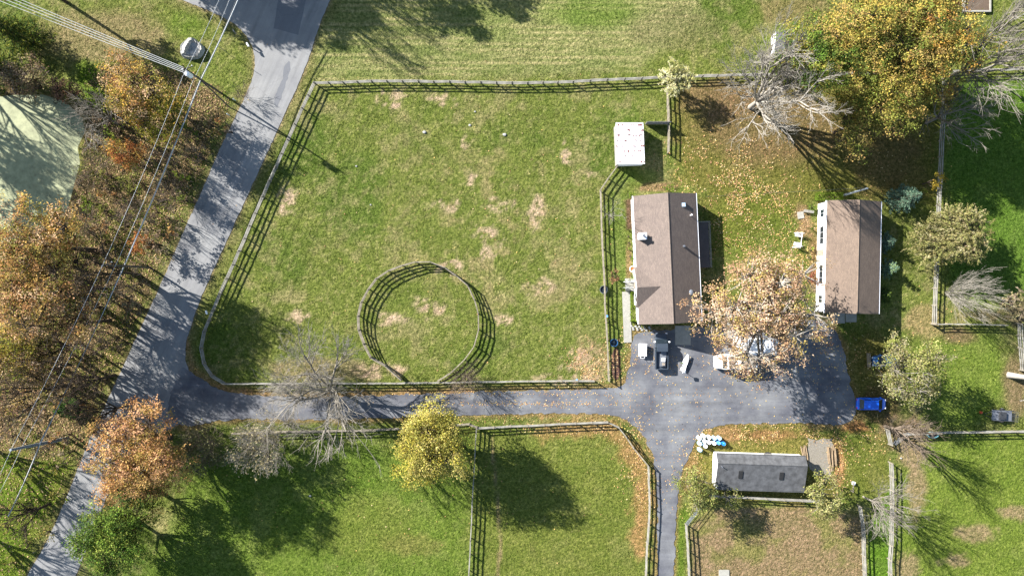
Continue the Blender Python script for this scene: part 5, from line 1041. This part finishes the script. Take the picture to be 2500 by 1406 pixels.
# ------------------------------------------------------------------ grass tufts, leaf litter
def scatter_mask(px, py):
    ok = (poly_sd(px, py, ROADP) < 1) & (poly_sd(px, py, DRIVEP) < 1) & (poly_sd(px, py, POND) < -4)
    for (x0, y0, x1, y1) in ((1521, 712, 1540, 836), (1548, 475, 1706, 788), (2000, 491, 2144, 762), (1745, 1112, 1962, 1196), (1505, 302, 1572, 398)):
        ok &= ~((px > x0) & (px < x1) & (py > y0) & (py < y1))
    return ok
rng = np.random.default_rng(77); n = 330000
px = rng.uniform(-40, 2540, n); py = rng.uniform(-40, 1446, n); k = scatter_mask(px, py) & (fbm(px, py, 10, 55, 3) > .40 + .16 * rng.random(n)); px, py = px[k], py[k]; n = len(px)
gz_t = ground_z(px, py); pos = np.stack([(px - 1250) / PXM, (703 - py) / PXM, gz_t], -1); a = rng.uniform(0, 6.283, n); w = rng.uniform(.05, .12, n); h_ = rng.uniform(.03, .11, n)
dx = np.stack([np.cos(a), np.sin(a), np.zeros(n)], -1) * w[:, None]; ln = rng.normal(0, .09, (n, 3)); ln[:, 2] = h_
V = np.stack([pos - dx, pos + dx, pos + ln], 1).reshape(-1, 3); col = ground_color(px, py) * rng.uniform(.9, 1.7, (n, 1)); col = np.repeat(col, 3, 0)
tag(link('grass', np_mesh('grass', V, np.arange(n * 3).reshape(-1, 3), M['grass'], col)), kind='stuff')
def litter(n, gen, pal, size, name, zoff=.0):
    px, py = gen(n); n = len(px); z = np.where(poly_sd(px, py, DRIVEP) > 0, .03, np.where(poly_sd(px, py, ROADP) > 0, .02, ground_z(px, py) + .05)) + zoff
    pos = np.stack([(px - 1250) / PXM, (703 - py) / PXM, z], -1); nr = rng.normal(size=(n, 3)) * .35 + [0, 0, 1]; V, Fq = leaf_quads(rng, pos, nr, np.full(n, size), .7)
    col = palette_pick(rng, pal, [1] * len(pal), n) * rng.uniform(.8, 1.25, (n, 1)); tag(link(name, np_mesh(name, V, Fq, M['litter'], np.repeat(col, 4, 0))), kind='stuff')
LP = [(224, 180, 116), (208, 158, 106), (232, 206, 150), (192, 142, 102), (228, 192, 106)]
def gen_mix(n):
    X_, Y_ = [], []
    def blob(cx, cy, rx, ry, f, clus=True):
        m = int(n * f); x = rng.normal(cx, rx, m * 3); y = rng.normal(cy, ry, m * 3)
        q = (fbm(x, y, 22, 61, 4) > .36 + .22 * rng.random(len(x))) if clus else np.ones(len(x), bool); X_.append(x[q][:m]); Y_.append(y[q][:m])
    blob(1830, 520, 75, 75, .14); blob(1800, 470, 60, 50, .07); blob(1730, 400, 60, 40, .04); blob(1860, 700, 120, 70, .08); blob(1970, 590, 30, 60, .04); blob(1860, 880, 90, 30, .06, False); blob(1590, 890, 30, 22, .03)
    blob(1500, 880, 14, 50, .03); blob(1430, 900, 30, 30, .04); blob(1700, 980, 160, 30, .02, False); blob(1640, 1150, 40, 60, .015, False); blob(1560, 1120, 22, 60, .05); blob(1250, 560, 330, 220, .035, False); blob(1000, 1250, 380, 80, .015, False); blob(1400, 1048, 100, 10, .03); blob(1880, 1062, 90, 14, .05); blob(2045, 1130, 14, 40, .04, False)
    blob(1690, 1140, 20, 50, .03); blob(2070, 880, 60, 50, .03); blob(2100, 1060, 50, 40, .03); blob(2260, 800, 70, 60, .01); blob(1900, 330, 120, 60, .02); blob(1250, 960, 200, 5, .03, False); blob(1300, 986, 130, 4, .035, False); blob(1100, 1025, 250, 6, .02, False); blob(2150, 380, 80, 60, .015); blob(1725, 1055, 10, 6, .006, False); blob(1560, 800, 20, 8, .006)
    x = np.concatenate(X_); y = np.concatenate(Y_)
    ok = np.ones(len(x), bool)
    for (x0, y0, x1, y1) in ((1548, 475, 1706, 788), (2000, 491, 2144, 762), (1745, 1112, 1962, 1196)): ok &= ~((x > x0) & (x < x1) & (y > y0) & (y < y1))
    inb = (x > -40) & (x < 2540) & (y > -40) & (y < 1446); return x[ok & inb], y[ok & inb]
litter(10500, gen_mix, LP, .10, 'fallen_leaves')
def gen_wood(n):
    x = rng.uniform(-30, 560, n * 3); y = rng.uniform(150, 1430, n * 3); q = (poly_sd(x, y, WOODS) + rng.normal(0, 12, n * 3) > 0) & (poly_sd(x, y, POND) < -6) & (poly_sd(x, y, ROADP) < 2) & ((y < 1100) | (rng.random(n * 3) < .25)); return x[q][:n], y[q][:n]
litter(26000, gen_wood, [(192, 158, 112), (168, 134, 96), (150, 122, 88), (204, 174, 128), (136, 144, 66), (130, 108, 80)], .13, 'woodland_leaf_litter')
